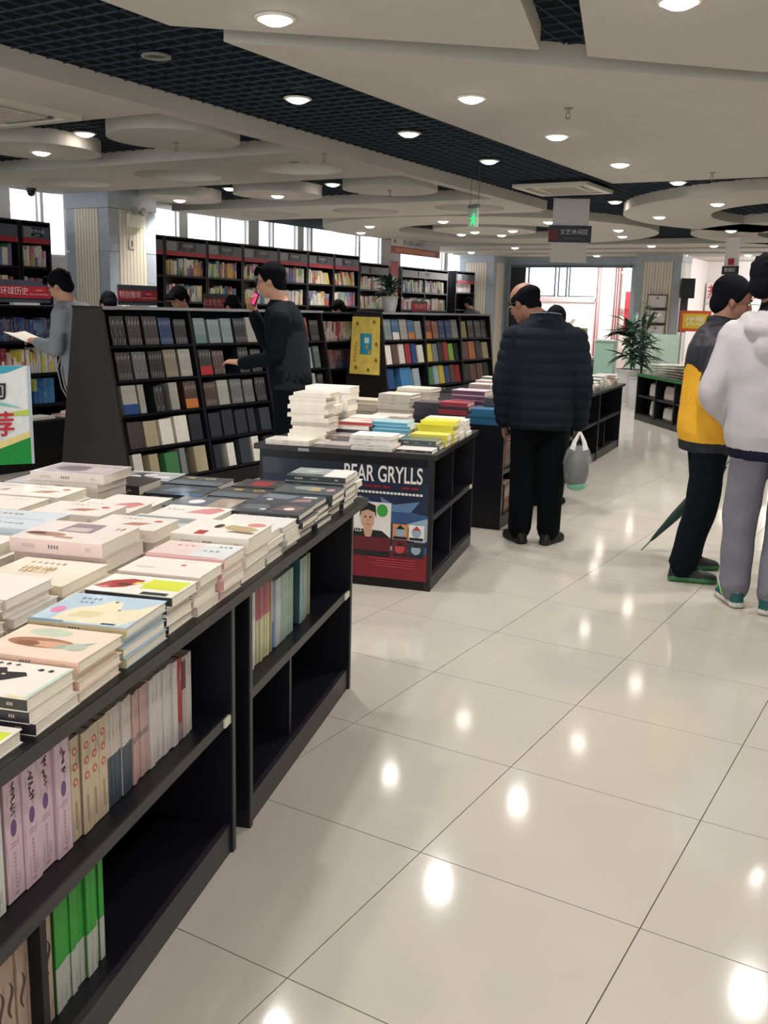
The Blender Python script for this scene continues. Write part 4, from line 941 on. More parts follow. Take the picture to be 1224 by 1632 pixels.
for k, (a, b) in enumerate(((4.6, 5.5), (5.52, 6.74), (6.76, 7.93))):
    if k == 2: b = 7.22
    shelving('bookcase', ('dark wall bookcase beyond the left edge', 'dark wall bookcase with red strip at the left frame edge', 'dark wall bookcase with red strip touching the stone column')[k], -9.1, a, b, 2.36, .3, ZB+[.1], sign=None if k == 0 else SIGNS[6+k-1])
    for z in ZB[:4]: run_far(-9.13, a+.03, b-.03, z, 200+k*10+int(z*10), pal=PALF+(['c9502f', 'c0392f', 'b03a5a'] if z < 1.6 else ['a04a8f', '9fae6a']))
for k, (a, b, nm) in enumerate(((14.52, 15.6, 'dark bookcase without red strip, beside the red banner'), (16.1, 18.15, 'wide dark bookcase without red strip behind the potted plant'))):
    shelving('bookcase', nm, -9.1, a, b, 2.26, .3, [1.78, 1.42, 1.06, .7, .34, .1], red=False, sign=SIGNS[6], ybays=[17.1] if k else None)
    for z in (1.78, 1.42, 1.06): run_far(-9.12, a+.03, b-.03, z, 300+k*10+int(z*10), pal=PALF+['ddd6c8']*4, lean=.15, fill=.95)
shelving('bookcase', 'single dark bookcase with red strip at the far end of the windows', -9.1, 18.55, 19.5, 2.28, .3, ZB+[.1], sign=None)
run_far(-9.13, 18.6, 19.4, 1.83, 401, pal=['e6e3dd', 'd9d8d6'])
ZL = [1.08, .80, .53]
shelving('low_bookcase', 'low dark bookcase row behind the reading man at left', -5.9, 2.6, 7.6, 1.36, .3, ZL+[.08], header=False, ybays=[3.6, 4.6, 5.6, 6.6])
run_far(-5.92, 3.63, 4.58, 1.08, 501, pal=['2f3f6a', '3a4a78', '4a3f4a', '5a6a8a', '6a4a3a', '2a3350'], h0=.17, h1=.2, fill=.99)
run_far(-5.92, 4.63, 5.5, 1.08, 502, pal=['2f3f6a', '4a3f4a', '5a6a8a'], h0=.17, h1=.2)
run_far(-5.92, 3.63, 4.58, .80, 503, pal=['d8c24a', 'e6dfd0', 'cfc0ae', 'c9cbd0', 'b98a6a', 'd9cfc0', 'a03a40'], h0=.17, h1=.22)
run_far(-5.92, 4.63, 5.5, .80, 504, h0=.17, h1=.22)
run_far(-5.92, 3.63, 4.2, .53, 505, pal=['2a3560', '3a4568', '2c3a58'], h0=.19, h1=.21)
run_far(-5.92, 4.25, 4.5, .53, 506, pal=['c8b13c', '3f7fb0', '2f5f9a', 'b9c46a'], h0=.21, h1=.22)
# projecting ledge with open magazines below
r = empty('magazine_ledge', 'dark projecting ledge with flat magazines under the low bookcase', 'shelf', (-5.9, 3.4, 0))
MB().box(0, 0, 0, .22, 1.5, .40).build('cabinet', WOOD, r)
MB().box(-.001+.0011, -.0, .401, .235, 1.5, .42).build('ledge_board', WOODL, r)
for k, (y, c) in enumerate(((3.75, 'c9b8ae'), (4.15, 'e6e0d6'), (4.5, 'b9867a'), (4.6, 'ddd6c9'))):
    m = flat_book(.26, .18, .02, c, c); o = put(m, 'flat magazine on the dark ledge, %s from the left' % ORD1[k], (-5.78, y, .4205+(.021 if k == 3 else 0)), .1*k, 'magazines on the ledge')
shelving('low_bookcase', 'low dark bookcase in the gap between the two slanted racks', -4.62, 6.7, 7.5, 1.36, .3, [1.08, .8, .45, .1], header=False)
run_far(-4.64, 6.73, 7.46, 1.08, 511, pal=['cfc0ae', '8a6a9a', 'a89a6a', 'd9cbc4', 'a03a50', 'c9b0a0'], h0=.2, h1=.21, fill=.99)
run_far(-4.64, 6.73, 7.46, .8, 512, pal=['a89a9a', '8a4a5a', 'b0604a', '3a6a6a', '57689a'], h0=.17, h1=.2, fill=.99)
# small standing signs above the shelves
def topsign(x, y0, y1, z, txt, label, sub='BOOKS RECOMMENDED'):
    w = y1-y0; r = empty('shelf_sign', label, 'sign', (x, (y0+y1)/2, z), pi/2)
    MB().box(-w/2, 0, .02, w/2, .012, .21).build('slate_board', SLATE, r)
    MB().box(-w/2, -.004, .06, w/2, 0, .16).build('red_band', REDB, r)
    MB().box(-w*.25, -.02, 0, w*.25, .03, .02).build('clear_foot', mat('c9cac8', .2), r)
    text('lettering', txt, .072, mat('e2b9b9', .5, var=0), r, (-w*.2, -.006, .112))
    text('small_lettering', sub, .018, mat('d99a9a', .5, var=0), r, (w*.27, -.006, .09)); text('small_lettering', 'READING', .018, mat('d99a9a', .5, var=0), r, (w*.27, -.006, .125))
topsign(-5.95, 3.95, 4.5, 1.381, '环球历史', 'red and slate shelf sign left of the reading man')
topsign(-5.95, 5.3, 5.82, 1.381, '特别推荐', 'red and slate shelf sign in front of the stone column')
topsign(-5.95, 6.52, 6.93, 1.33, '公文写作', 'small red shelf sign behind the rack beside a bowed head')
r = empty('shelf_sign', 'dark red shelf sign right of the potted plant on the far rack', 'sign', (-4.15, 7.98, 1.398), pi/2)
MB().box(-.17, 0, 0, .17, .012, .12).build('slate_board', SLATE, r); MB().box(-.17, -.004, .02, .17, 0, .1).build('red_band', REDB, r)
text('lettering', '精品图书', .06, mat('c98a8a', .5, var=0), r, (0, -.006, .06))
r = empty('shelf_sign', 'pair of white notice cards on the rack behind the phoning man', 'sign', (-4.35, 5.72, 1.398), pi/2)
for k in (0, 1):
    MB().box(-.15+.155*k, 0, .06, 0+.155*k, .008, .17).build('card', mat('cfc6c4', .5), r)
    q = MB()
    for j in range(3): q.box(-.12+.155*k, -.001, .09+.022*j, -.03+.155*k, 0, .097+.022*j)
    q.build('printed_lines', GREYT, r)
MB().box(-.16, 0, 0, .16, .012, .06).build('card_rail', mat('8d8577', .5), r)

# free-standing notice board at the left edge
r = empty('notice_board', 'white and green notice stand cut by the left edge', 'sign', (-3.01, 1.575, 0), radians(58))
MB().box(-.36, 0, .62, .2, .02, 1.11).build('board', mat('dfe2e2', .3), r)
q = MB(); y = [-.001]
def nb(pts, ci):
    y[0] -= .0003; q.poly3([(a, y[0], b) for a, b in pts], ci)
nb([(-.36, .62), (.2, .62), (.2, .755), (.05, .7), (-.15, .66), (-.36, .65)], 0)
nb([(.2, .755), (.2, .785), (.05, .735), (-.15, .69), (-.36, .675), (-.36, .65), (-.15, .66), (.05, .7)], 1)
nb([(-.36, 1.08), (-.1, 1.05), (.1, 1.075), (.19, 1.11), (-.36, 1.11)], 2)
nb([(-.2, .905), (-.05, .93), (.08, .93), (.17, .9), (.08, .915), (-.05, .91)], 3)
nb([(.2, .865), (.2, .895), (.1, .88), (.02, .86)], 4)
q.build('print', [mat('1f8a3c', .4), mat('e3cf8a', .4), mat('3fa0bd', .4), mat('7fc4bf', .4), mat('b9cf5a', .4)], r)
MB().box(.2, -.004, .62, .214, .024, 1.11).build('clear_edge', mat('aebcc4', .15), r)
text('lettering', '咨询', .1, mat('22242c', .5, var=0), r, (.0, -.006, .985), bold=.0018)
text('red_lettering', '推荐', .13, mat('b8283a', .5, var=0), r, (.0, -.006, .815), bold=.002)
MB().box(-.1, .022, .0, -.06, .045, 1.0).build('post', mat('6a6d72', .4, .5), r)
MB().box(-.3, -.1, 0, .14, .2, .015).build('foot', mat('4a4d52', .4, .5), r)

# ---- right-hand low counter with bundles
RR_ = radians(90+47); OR = (-2.02, 10.9, 0)
tR = empty('counter', 'low dark counter with green edge strip and packs inside, right side', 'counter', OR, 0)
dirx = Vector((-.845, 1.1, 0)).normalized(); ang = math.atan2(dirx.y, dirx.x)
tR.rotation_euler = (0, 0, ang)        # local x runs to the far end, front face towards the camera at y=0..
Ln = 1.42
sgn = 1 if (Matrix.Rotation(ang, 3, 'Z') @ Vector((0, 1, 0))).dot(Vector((0, 0, 0)) - Vector((CP.x, CP.y, 0)) + Vector(OR)) > 0 else -1
def cb(x0, y0, z0, x1, y1, z1, n, m): 
    a, b = sorted((y0*sgn, y1*sgn)); return MB().box(x0, a, z0, x1, b, z1).build(n, m, tR)
XN = -1.6
cb(XN, 0, .6, Ln, .7, .63, 'counter_top', WOOD); cb(XN, -.004, .6, Ln, 0, .64, 'green_edge', mat('1f6a3a', .5)); cb(XN, .0, 0, Ln, .02, .07, 'kickboard', WOODL)
cb(XN, .45, .07, Ln, .47, .6, 'back_panel', WOOD); cb(XN, .01, .07, Ln, .45, .09, 'shelf', WOOD); cb(XN, .01, .32, Ln, .45, .345, 'shelf', WOOD)
for x in (XN, -1.0, -.45, .1, .72, Ln-.03): cb(x, .0, 0, x+.03, .45, .6, 'divider', WOOD)
Rm = Matrix.Rotation(ang, 3, 'Z')
def inR(x, y, z): return Vector(OR)+Rm @ Vector((x, y*sgn, z))
for k, (x, z, w, h, d, c, lab) in enumerate(((.25, .346, .35, .18, .25, 'b5aaa0', 'pale wrapped bundle on the upper shelf of the right counter'), (.28, .0905, .3, .17, .22, 'c9c4be', 'white bundle on the lower shelf of the right counter'), (-.3, .346, .4, .17, .25, 'c4b8ac', 'beige wrapped bundle on the upper shelf near the boys'), (-.35, .0905, .36, .16, .25, 'd3cfc9', 'crumpled white bundle on the lower shelf near the boys'), (.9, .346, .2, .19, .2, 'bcb8b6', 'white bag on the upper shelf at the far end'), (.95, .0905, .08, .2, .2, 'c9c6c2', 'white roll standing on the lower shelf at the far end'))):
    q = MB(); hw = w/2
    q.loft([[(hw*a*f, .0+(d/2)*b*f, zz) for a, b in ((-1, -.9), (-.9, -1), (.9, -1), (1, -.9), (1, .9), (.9, 1), (-.9, 1), (-1, .9))] for f, zz in ((.93, 0), (1, h*.1), (.98, h*.6), (.9, h*.9), (.6 if k in (1, 4) else .86, h))])
    o = q.build('bundle', mat(c, .5, bump=.5, scale=20)); o.location = inR(x+hw, .06+d/2, z); o.rotation_euler = (0, 0, ang); tag(o, lab, 'bundle')
for k, (x, yv, w, d, h, c) in enumerate(((1.15, .3, .3, .4, .15, 'ded5c8'), (.8, .3, .3, .4, .17, 'e2d9cb'), (.42, .3, .34, .4, .18, 'dcd2c4'), (.05, .3, .32, .4, .19, 'e4dbd0'), (-.35, .3, .34, .4, .2, 'e0d7ca'), (-.8, .3, .34, .4, .19, 'e4dcd2'))):
    n = 5
    for j in range(n):
        m = flat_book(w, d, h/n-.0006, c, ('c9bdac', 'a99f92')[j % 2]); put(m, 'large pale book pile on the right counter, %s from the far end, %s down' % (ORD1[k], ORD1[n-1-j]), inR(x, yv, .631+h/n*j), ang+random.uniform(-.03, .03)+pi/2, 'piles on the right counter', pages=False)
for k, (x, z, dz) in enumerate(((.05, .822, .3), (-.38, .832, .25))):
    o = MB().loft([[(a*(.22-.03*zz/.03), b*(.16), zz+.02*a) for a, b in ((-1, -1), (1, -1), (1, 1), (-1, 1))] for zz in (0, .012, .03)]).build('paper_pile', mat('ece8e4', .6)); o.location = inR(x, .3, z); o.rotation_euler = (0, 0, ang+.3+k); tag(o, 'loose white paper sheaf lying on the right counter, %s one' % ('left', 'right')[k], 'papers')

# ---- plants
LEAF = [mat('2c4a3a', .45, var=.2, scale=8), mat('3a5a48', .45, var=.2, scale=8), mat('1f352c', .5, var=.2, scale=8)]
def leaf_mesh(L, w, m):
    q = MB(); n = 7; rows = []
    for i in range(n+1):
        t = i/n; x = L*t; z = -L*.35*t*t+L*.12*t; ww = w*sin(pi*(t*.92+.06))**.8 * .5
        rows.append([(x, -ww, z+ww*.25), (x, 0, z), (x, ww, z+ww*.25)])
    for i in range(n):
        for j in (0, 1): 
            b = len(q.v); q.v += [rows[i][j], rows[i+1][j], rows[i+1][j+1], rows[i][j+1]]; q.face((b, b+1, b+2, b+3))
    return q.mesh('leaf', m, True)
def plant(label, loc, H, R, n, potr, poth, potcol, Lf, wf, seed=1, stems=5):
    r = empty('potted_plant', label, 'plant', loc); rnd = random.Random(seed)
    MB().lathe([(potr*.72, 0), (potr*.9, poth*.5), (potr, poth), (potr*1.06, poth), (potr*1.06, poth*.96), (potr*.94, poth*.95), (.01, poth*.9)], 28).build('pot', mat(potcol, .35), r, smooth=False)
    lm = [leaf_mesh(Lf*f, wf*f, LEAF[i % 3]) for i, f in enumerate((1, .8, 1.15))]
    tops = []
    for s in range(stems):
        a = 2*pi*s/stems+rnd.random(); tx, ty = cos(a)*R*.3*rnd.random(), sin(a)*R*.3*rnd.random(); th = H*rnd.uniform(.5, .85)
        MB().tube([(0, 0, poth*.9), (tx*.5, ty*.5, poth+th*.4), (tx, ty, poth+th)], .006, 6).build('stem', LEAF[2], r); tops.append((tx, ty, th))
    for k in range(n):
        tx, ty, th = tops[k % stems]; f = rnd.uniform(.15, 1)
        o = link('leaf', lm[k % 3], r, (tx*f, ty*f, poth+th*f)); o.rotation_euler = (rnd.uniform(-.4, .4), rnd.uniform(-1.1, .35)*(1.1-f*.2), rnd.uniform(0, 2*pi))
plant('broad leafed green plant in a white pot beside the fluted far column', (-3.75, 14.55, 0), 1.05, .45, 70, .24, .55, 'cfcfd0', .42, .1, 3, 7)
plant('dark leafy plant standing on the far end of the third table row', (-3.3, 13.6, 0), 1.3, .3, 50, .2, .5, 'bfc0c2', .35, .06, 5, 6)
plant('bushy dark plant in a square pale pot on the far slanted rack', (-4.2, 7.42, 1.398), .2, .2, 60, .085, .16, 'b9bab8', .17, .035, 9, 7)
# ================================================================== PEOPLE
SKIN = mat('b98a72', .55, var=.05); SKIND = mat('8f6552', .6, var=.05); HAIR = mat('0c0d11', .95, var=.3, scale=90)
def remesh(q, mats, name, vox, parent, smooth_it=6, post=None, region=None):
    src = q.mesh('src', mats)
    bvh = BVHTree.FromPolygons([v.co.copy() for v in src.vertices], [tuple(p.vertices) for p in src.polygons]); mi = [p.material_index for p in src.polygons]
    o = bpy.data.objects.new('tmp', src)
    m = o.modifiers.new('r', 'REMESH'); m.mode = 'VOXEL'; m.voxel_size = vox; m.adaptivity = 0
    s = o.modifiers.new('s', 'SMOOTH'); s.iterations = smooth_it; s.factor = .5
    me = evaluated(o)
    me.name = name
    me.materials.clear()
    for x in mats: me.materials.append(x)
    cen = [p.center.copy() for p in me.polygons]
    if post:
        vv = [(v.co.copy(), v.normal.copy()) for v in me.vertices]; out = []
        for c, n in post(vv): out += [c.x, c.y, c.z]
        me.vertices.foreach_set('co', out)
    me.polygons.foreach_set('material_index', [(region or (lambda c, m: m))(c, mi[bvh.find_nearest(c)[2]]) for c in cen])
    me.polygons.foreach_set('use_smooth', [True]*len(me.polygons)); me.update()
    return link(name, me, parent)
def dense(pts, rad, k=5):
    """resample a joint chain so that every ring is short (keeps the colour borders clean)"""
    P = [Vector(p) for p in pts]; R = [r if isinstance(r, (tuple, list)) else (r, r) for r in rad]; op, orr = [], []
    for i in range(len(P)-1):
        for j in range(k):
            t = j/k; a, b, c, d = P[max(i-1, 0)], P[i], P[i+1], P[min(i+2, len(P)-1)]
            q = .5*((2*b)+(c-a)*t+(2*a-5*b+4*c-d)*t*t+(3*b-a-3*c+d)*t**3)
            op.append(q); orr.append((R[i][0]+(R[i+1][0]-R[i][0])*t, R[i][1]+(R[i+1][1]-R[i][1])*t))
    op.append(P[-1]); orr.append(R[-1]); return op, orr
def limb(q, pts, rad, mi, lat=(1, 0, 0), k=4, n=14):
    p, r = dense(pts, rad, k); q.tube(p, r, n, mi, lat)
    for e, rr in ((p[0], r[0]), (p[-1], r[-1])): q.ell(e, (min(rr)*.96,)*3, 10, 8, mi)
def hand(q, w, d, up, side, mi, curl=.5, s=1.0):
    """w wrist, d finger direction, up back-of-hand normal, side +1/-1 where the thumb sits"""
    w, d, up = Vector(w), Vector(d).normalized(), Vector(up); up = (up-d*up.dot(d)).normalized(); x = d.cross(up)*side
    q.tube([w-d*.01*s, w+d*.03*s, w+d*.06*s, w+d*.088*s], [(.024*s, .016*s), (.034*s, .016*s), (.040*s, .015*s), (.036*s, .012*s)], 12, mi, x)
    for i, (off, L) in enumerate(((-.027, .062), (-.009, .074), (.010, .080), (.028, .072))):
        b = w+d*.082*s+x*off*s*1.0; seg = L*s/3; a = 0; p = [b-d*.02*s, b]; cur = b
        for j in range(3):
            a += curl*(.45+.35*j); dd = d*cos(a)-up*sin(a); cur = cur+dd*seg; p.append(cur)
        q.tube(p, [.009*s, .0092*s, .0086*s, .008*s, .0065*s], 8, mi, x)
    b = w+d*.025*s+x*.026*s
    q.tube([b, b+(x*.8+d*.6).normalized()*.03*s, b+(x*.8+d*.6).normalized()*.03*s+(d+x*.25-up*.4*curl).normalized()*.032*s, b+(x*.8+d*.6).normalized()*.03*s+(d+x*.1-up*.6*curl).normalized()*.058*s], [.012*s, .0105*s, .0095*s, .007*s], 8, mi, up)
def head(q, c, yaw, pitch, mi, s=1.0, roll=0):
    R = Matrix.Rotation(yaw, 3, 'Z') @ Matrix.Rotation(pitch, 3, 'X') @ Matrix.Rotation(roll, 3, 'Y')
    f = lambda x, y, z: Vector(c)+R @ Vector((x*s, y*s, z*s))
    q.ell(f(0, -.008, .03), (.076*s, .094*s, .088*s), 18, 14, mi, R)          # skull
    q.ell(f(0, .022, -.03), (.060*s, .066*s, .078*s), 16, 12, mi, R)          # face
    q.ell(f(0, .05, -.085), (.034*s, .03*s, .024*s), 12, 8, mi, R)            # chin
    q.ell(f(0, .088, -.018), (.012*s, .022*s, .026*s), 10, 8, mi, R)          # nose
    q.ell(f(0, .102, -.034), (.015*s, .013*s, .011*s), 10, 8, mi, R)
    q.ell(f(0, .07, .022), (.05*s, .018*s, .012*s), 12, 8, mi, R)             # brow
    q.ell(f(0, .082, -.062), (.022*s, .012*s, .009*s), 10, 8, mi, R)          # lips
    for sx in (-1, 1):
        q.ell(f(.074*sx, -.002, -.01), (.010*s, .018*s, .031*s), 10, 8, mi, R @ Matrix.Rotation(.25*sx, 3, 'Z'))
        q.ell(f(.03*sx, .068, -.028), (.022*s, .016*s, .022*s), 10, 8, mi, R)   # cheeks
    return R, f
def face_bits(R, f, parent, s=1., glasses=False):
    e = MB()
    for sx in (-1, 1): e.ell(f(.030*sx, .0815, .002), (.0125*s, .006*s, .006*s), 10, 8, 0, R); e.ell(f(.030*sx, .0865, .002), (.0055*s, .004*s, .0052*s), 10, 8, 1, R)
    e.build('eyes', [mat('d8d0c8', .3, var=0), mat('1c1614', .3, var=0)], parent, smooth=True)
    e = MB()
    for sx in (-1, 1): e.tube([f(.014*sx, .0875, .022), f(.03*sx, .0885, .028), (f(.047*sx, .079, .022))], .0035*s, 6)
    e.build('eyebrows', HAIR, parent)
    e = MB(); e.tube([f(-.02, .088, -.0615), f(0, .0935, -.0605), f(.02, .088, -.0615)], .003*s, 6); e.build('mouth', mat('7d443e', .6), parent)
    if glasses:
        g_ = MB()
        for sx in (-1, 1):
            p = [f((.032+.022*cos(a))*sx, .1, -.002+.018*sin(a)) for a in [2*pi*i/14 for i in range(15)]]
            g_.tube(p, .002*s, 6); g_.tube([f(.054*sx, .1, .004), f(.079*sx, .04, .006), f(.084*sx, -.01, .0)], .002*s, 6)
        g_.tube([f(-.01, .102, .0), f(0, .104, .003), f(.01, .102, 0)], .002*s, 6)
        g_.build('glasses', mat('3a3c42', .3, .6), parent)
def hair(R, f, parent, style='short', s=1., vox=.006):
    h = MB(); rnd = random.Random(5)
    if style == 'bald':
        h.ell(f(0, -.014, .022), (.0835*s, .0965*s, .068*s), 18, 12, 0, R); h.ell(f(0, -.06, -.035), (.058*s, .045*s, .045*s), 14, 10, 0, R)
        h.ell(f(.0, -.034, .04), (.0795*s, .084*s, .056*s), 16, 10, 0, R)
    else:
        h.ell(f(0, -.022, .04), (.086*s, .098*s, .090*s), 20, 14, 0, R)
        h.ell(f(0, -.055, -.02), (.070*s, .055*s, .068*s), 16, 12, 0, R)
        for sx in (-1, 1): h.ell(f(.066*sx, .005, .02), (.02*s, .03*s, .034*s), 10, 8, 0, R)
        n = 46 if style == 'spiky' else 34
        for i in range(n):
            a = rnd.uniform(0, 2*pi); el = rnd.uniform(.15, 1.5); d = Vector((cos(a)*cos(el), sin(a)*cos(el)-.15, sin(el)))
            if d.y > .55 and d.z < .45: continue
            b = f(d.x*.078, -.02+d.y*.088, .038+d.z*.080); L = rnd.uniform(.006, .017)*s; dd = (R @ d+Vector((rnd.uniform(-.5, .5), rnd.uniform(-.5, .5), rnd.uniform(-.6, .3)))).normalized()
            h.tube([b-dd*.01, b+dd*L*.5, b+dd*L], [.016*s, .009*s, .003*s], 6) if d.z > .3 else None
        for i in range(9):
            x = -.06+.015*i; h.tube([f(x, .05, .105), f(x*1.05, .078, .075), f(x*1.05+rnd.uniform(-.008, .008), .088, .048)], [.014*s, .012*s, .005*s], 6)
    return remesh(h, [HAIR], 'hair', vox, parent, 2)
def shoe(q, a, d, mi, sole, L=.27, s=1.):
    d = Vector(d).normalized(); a = Vector((a[0], a[1], 0)); x = Vector((-d.y, d.x, 0))
    def rg(t, w, h, zb=0): c = a+d*(t*L*s); return [c+x*(w*s*cos(2*pi*j/14))+Vector((0, 0, zb+(h/2)*s*(1+sin(2*pi*j/14)))) for j in range(14)]
    q.loft([rg(-.27, .022, .05, .012), rg(-.22, .034, .085, .012), rg(-.05, .036, .105, .012), rg(.12, .038, .095, .012), rg(.35, .044, .065, .012), rg(.55, .045, .05, .012), rg(.68, .034, .04, .012), rg(.73, .018, .028, .012)], mi)
    def rs(t, w): c = a+d*(t*L*s); return [c+x*w*s+Vector((0, 0, z)) for w, z in ((w, .001), (w, .026), (-w, .026), (-w, .001))]
    q.loft([rs(-.29, .022), rs(-.22, .038), rs(0, .037), rs(.35, .048), rs(.55, .049), rs(.69, .036), rs(.75, .014)], sole)
def person(label, loc, yaw, P, vox=.009):
    """P: pose and clothing in body space (x right, y forward, z up)"""
    r = empty('person', label, 'person', (loc[0], loc[1], 0), yaw, None)
    s = P.get('s', 1.)
    mats = P['mats']
    q = MB(); V = Vector; ln = P.get('lean', 0.); g_ = P.get('bulk', 1.)
    def sp(z): t = max(0, z-.9); return (P.get('sway', 0)*t, ln*t*(1+t*.6))      # spine offset (x,y) by height
    def T(z, a, b): o = sp(z); return [(o[0]+a*sin(2*pi*j/20), o[1]+b*cos(2*pi*j/20)*(1 if cos(2*pi*j/20) > 0 else 1.05), z) for j in range(20)]
    hem = P.get('hem', .78)
    prof = P.get('prof') or [(hem, .19, .135), (hem+.015, .192, .138), (hem+.06, .205, .145), (1.0, .200, .142), (1.12, .196, .138), (1.25, .210, .140), (1.34, .212, .132), (1.40, .185, .115), (1.44, .13, .095), (1.465, .085, .08)]
    z_, rings = [], []
    for i in range(len(prof)-1):
        for k in range(3):
            t = k/3; zz, a, b = [prof[i][m]+(prof[i+1][m]-prof[i][m])*t for m in range(3)]; rings.append(T(zz, a*g_, b*g_)); z_.append(zz)
    rings.append(T(prof[-1][0], prof[-1][1], prof[-1][2]))
    q.loft(rings, 1)
    if P.get('hemband'): q.loft([T(hem-.055, .172*g_, .128*g_), T(hem-.03, .18*g_, .133*g_), T(hem+.02, .182*g_, .135*g_)], 5)
    o = sp(1.46); nk = V((o[0], o[1], 1.44)); hc = V(P['head'][0]) if 'head' in P else V((o[0], o[1]+.03, 1.6))
    limb(q, [nk, (nk+hc)/2+V((0, -.01, -.01)), hc+V((0, -.012, -.03))], [.062, .056, .055], 0)
    R, f = head(q, hc, P.get('hyaw', 0), P.get('hpitch', 0), 0, P.get('hs', 1.))
    if P.get('collar'): q.loft([[(nk.x+a*sin(2*pi*j/18), nk.y+a*.95*cos(2*pi*j/18), z+.012*cos(2*pi*j/18)*-1) for j in range(18)] for a, z in ((.10, 1.40), (.088, 1.45), (.080, 1.50))], P['collar'])
    # legs
    for sd, (hip, knee, ank, toe) in P['legs'].items():
        tw = P.get('tw', 1.)
        limb(q, [hip, knee, (V(knee)*.4+V(ank)*.6), ank], [(.098, .106), (.072*tw, .074*tw), (.064*tw, .066*tw), (.060*tw, .066*tw)], 2)
        shoe(q, (ank[0], ank[1]), toe, 3, 4)
    q.ell((0, -.01, .88), (.165, .12, .11), 16, 10, 2)
    # arms
    ar = P.get('ar', (.075, .058, .046))
    for sd, (sh, el, wr, hd, up, th, curl) in P['arms'].items():
        limb(q, [sh, ((V(sh)+V(el))/2), el, (V(el)+V(wr))/2, wr], [ar[0], ar[0]*.93, ar[1], (ar[1]+ar[2])/2, ar[2]], 1 if not P.get('sleeve') else P['sleeve'], k=5)
        wv = V(wr); hv = V(hd).normalized()
        q.tube([wv-hv*.01, wv+hv*.03], [.026, .024], 10, 0)
        if P.get('cuffs'): q.tube([wv-hv*.045, wv+hv*.004], [ar[2]*1.06, ar[2]*.9], 12, 5)
        hand(q, wv+hv*.02, hv, up, th, 0, curl)
    if P.get('more'): P['more'](q, sp)
    body = remesh(q, mats, 'body', vox, r, P.get('smooth', 5), P.get('post'), P.get('region'))
    face_bits(R, f, r, P.get('hs', 1.), P.get('glasses', False)); hair(R, f, r, P.get('hairstyle', 'short'), P.get('hs', 1.))
    r.scale = (s, s, s)
    return r, f, R
def stand(w=.10, dx=0, turn=.25, sep=.0): 
    return {'l': ((-.095, 0, .86), (-w-.005, .02, .47), (-w-dx, -.03, .09), (-turn, 1, 0)), 'r': ((.095, 0, .86), (w+.005, .02, .47), (w+dx, -.03+sep, .09), (turn, 1, 0))}
def sleeve_seams(me): pass
def fold(vv, amp=.004):
    for c, n in vv:
        if .12 < c.z < 1.42: d = noise.noise(c*9)*amp+noise.noise(Vector((c.x*14, c.y*14, c.z*5)))*amp*.7; yield c+n*d, n
        else: yield c, n
# the man in the black puffer jacket, seen from behind, carrying a bag
def puff(vv):
    for c, n in fold(vv, .003):
        if .78 < c.z < 1.44: t = ((c.z-.02*abs(c.x)) % .074)/.074; c = c+n*(.010*abs(sin(pi*t))**.55-.004)
        yield c, n
def collar(q, sp):
    o = sp(1.47); q.loft([[(o[0]+a*sin(2*pi*j/20), o[1]-.01+a*.95*cos(2*pi*j/20), z-.03*cos(2*pi*j/20)) for j in range(20)] for a, z in ((.13, 1.42), (.112, 1.45), (.102, 1.485))], 1)
man, mf, mR = person('balding man in a black puffer jacket seen from behind holding a plastic bag', (-1.155, 4.17), radians(22), dict(
    s=.955, mats=[SKIND, mat('141b23', .8, var=.1), mat('06080c', .95), mat('08090d', .5), mat('08090c', .6), mat('0e141b', .5)],
    bulk=1.06, hem=.76, lean=.05, head=((-.145, .13, 1.56), 0), hs=1.08, hyaw=radians(55), hpitch=radians(-20), glasses=True, hairstyle='bald', ar=(.088, .076, .058), tw=1.28,
    prof=[(.765, .185, .14), (.78, .195, .148), (.9, .198, .15), (1.0, .198, .15), (1.15, .208, .15), (1.28, .218, .15), (1.36, .212, .14), (1.41, .18, .12), (1.45, .12, .1), (1.475, .09, .085)],
    legs=stand(.085, .01, .5), arms={'l': ((-.185, .02, 1.34), (-.245, .0, 1.06), (-.235, .07, .80), (.05, .15, -1), (-1, 0, 0), 1, .7), 'r': ((.185, .02, 1.34), (.245, .0, 1.06), (.250, .06, .80), (.0, .12, -1), (1, 0, 0), -1, 1.25)},
    more=collar, post=puff, smooth=3))
q = MB(); q.tube([(.0+.09*1.1*sin(a), .02-.095*cos(a), 1.49+.012*cos(a)) for a in [(-1.3+2.6*i/14) for i in range(15)]], .0028, 6)
q.build('collar_piping', mat('7f878c', .5), man)
# plastic bag in his right hand
bag = empty('plastic_bag', 'translucent white plastic bag with dark and green contents in the man\'s hand', 'bag', (-.895, 4.18, .345), radians(22))
bag.scale = (.8, .9, .97)
SK = mat('dfe3e4', .3, alpha=.2, bump=1.0, scale=25, var=.1)
q = MB(); rings = []
for t, w, d in ((0, .02, .02), (.03, .07, .05), (.1, .105, .075), (.2, .108, .08), (.27, .09, .065), (.31, .06, .045)):
    rings.append([(w*cos(a)*(1+.08*sin(5*a+t*20)), d*sin(a)*(1+.1*cos(4*a+t*9)), t) for a in [2*pi*j/28 for j in range(28)]])
q.loft(rings, 0, False); q.build('film', SK, bag, smooth=True)
for sx in (-1, 1):
    MB().tube([(sx*.05, 0, .28), (sx*.035, 0, .33), (sx*.012, 0, .375), (0, 0, .392)], [(.022, .012), (.016, .008), (.010, .006), (.009, .005)], 10).build('handle', mat('e6e6e2', .4), bag)
q = MB(); q.ell((-.01, 0, .15), (.096, .068, .125), 14, 10); q.build('dark_contents', mat('131c2a', .6, bump=.4), bag, smooth=True)
q = MB(); q.ell((-.0, 0, .052), (.072, .05, .035), 14, 10); q.build('green_contents', mat('4fb08c', .6), bag, smooth=True)

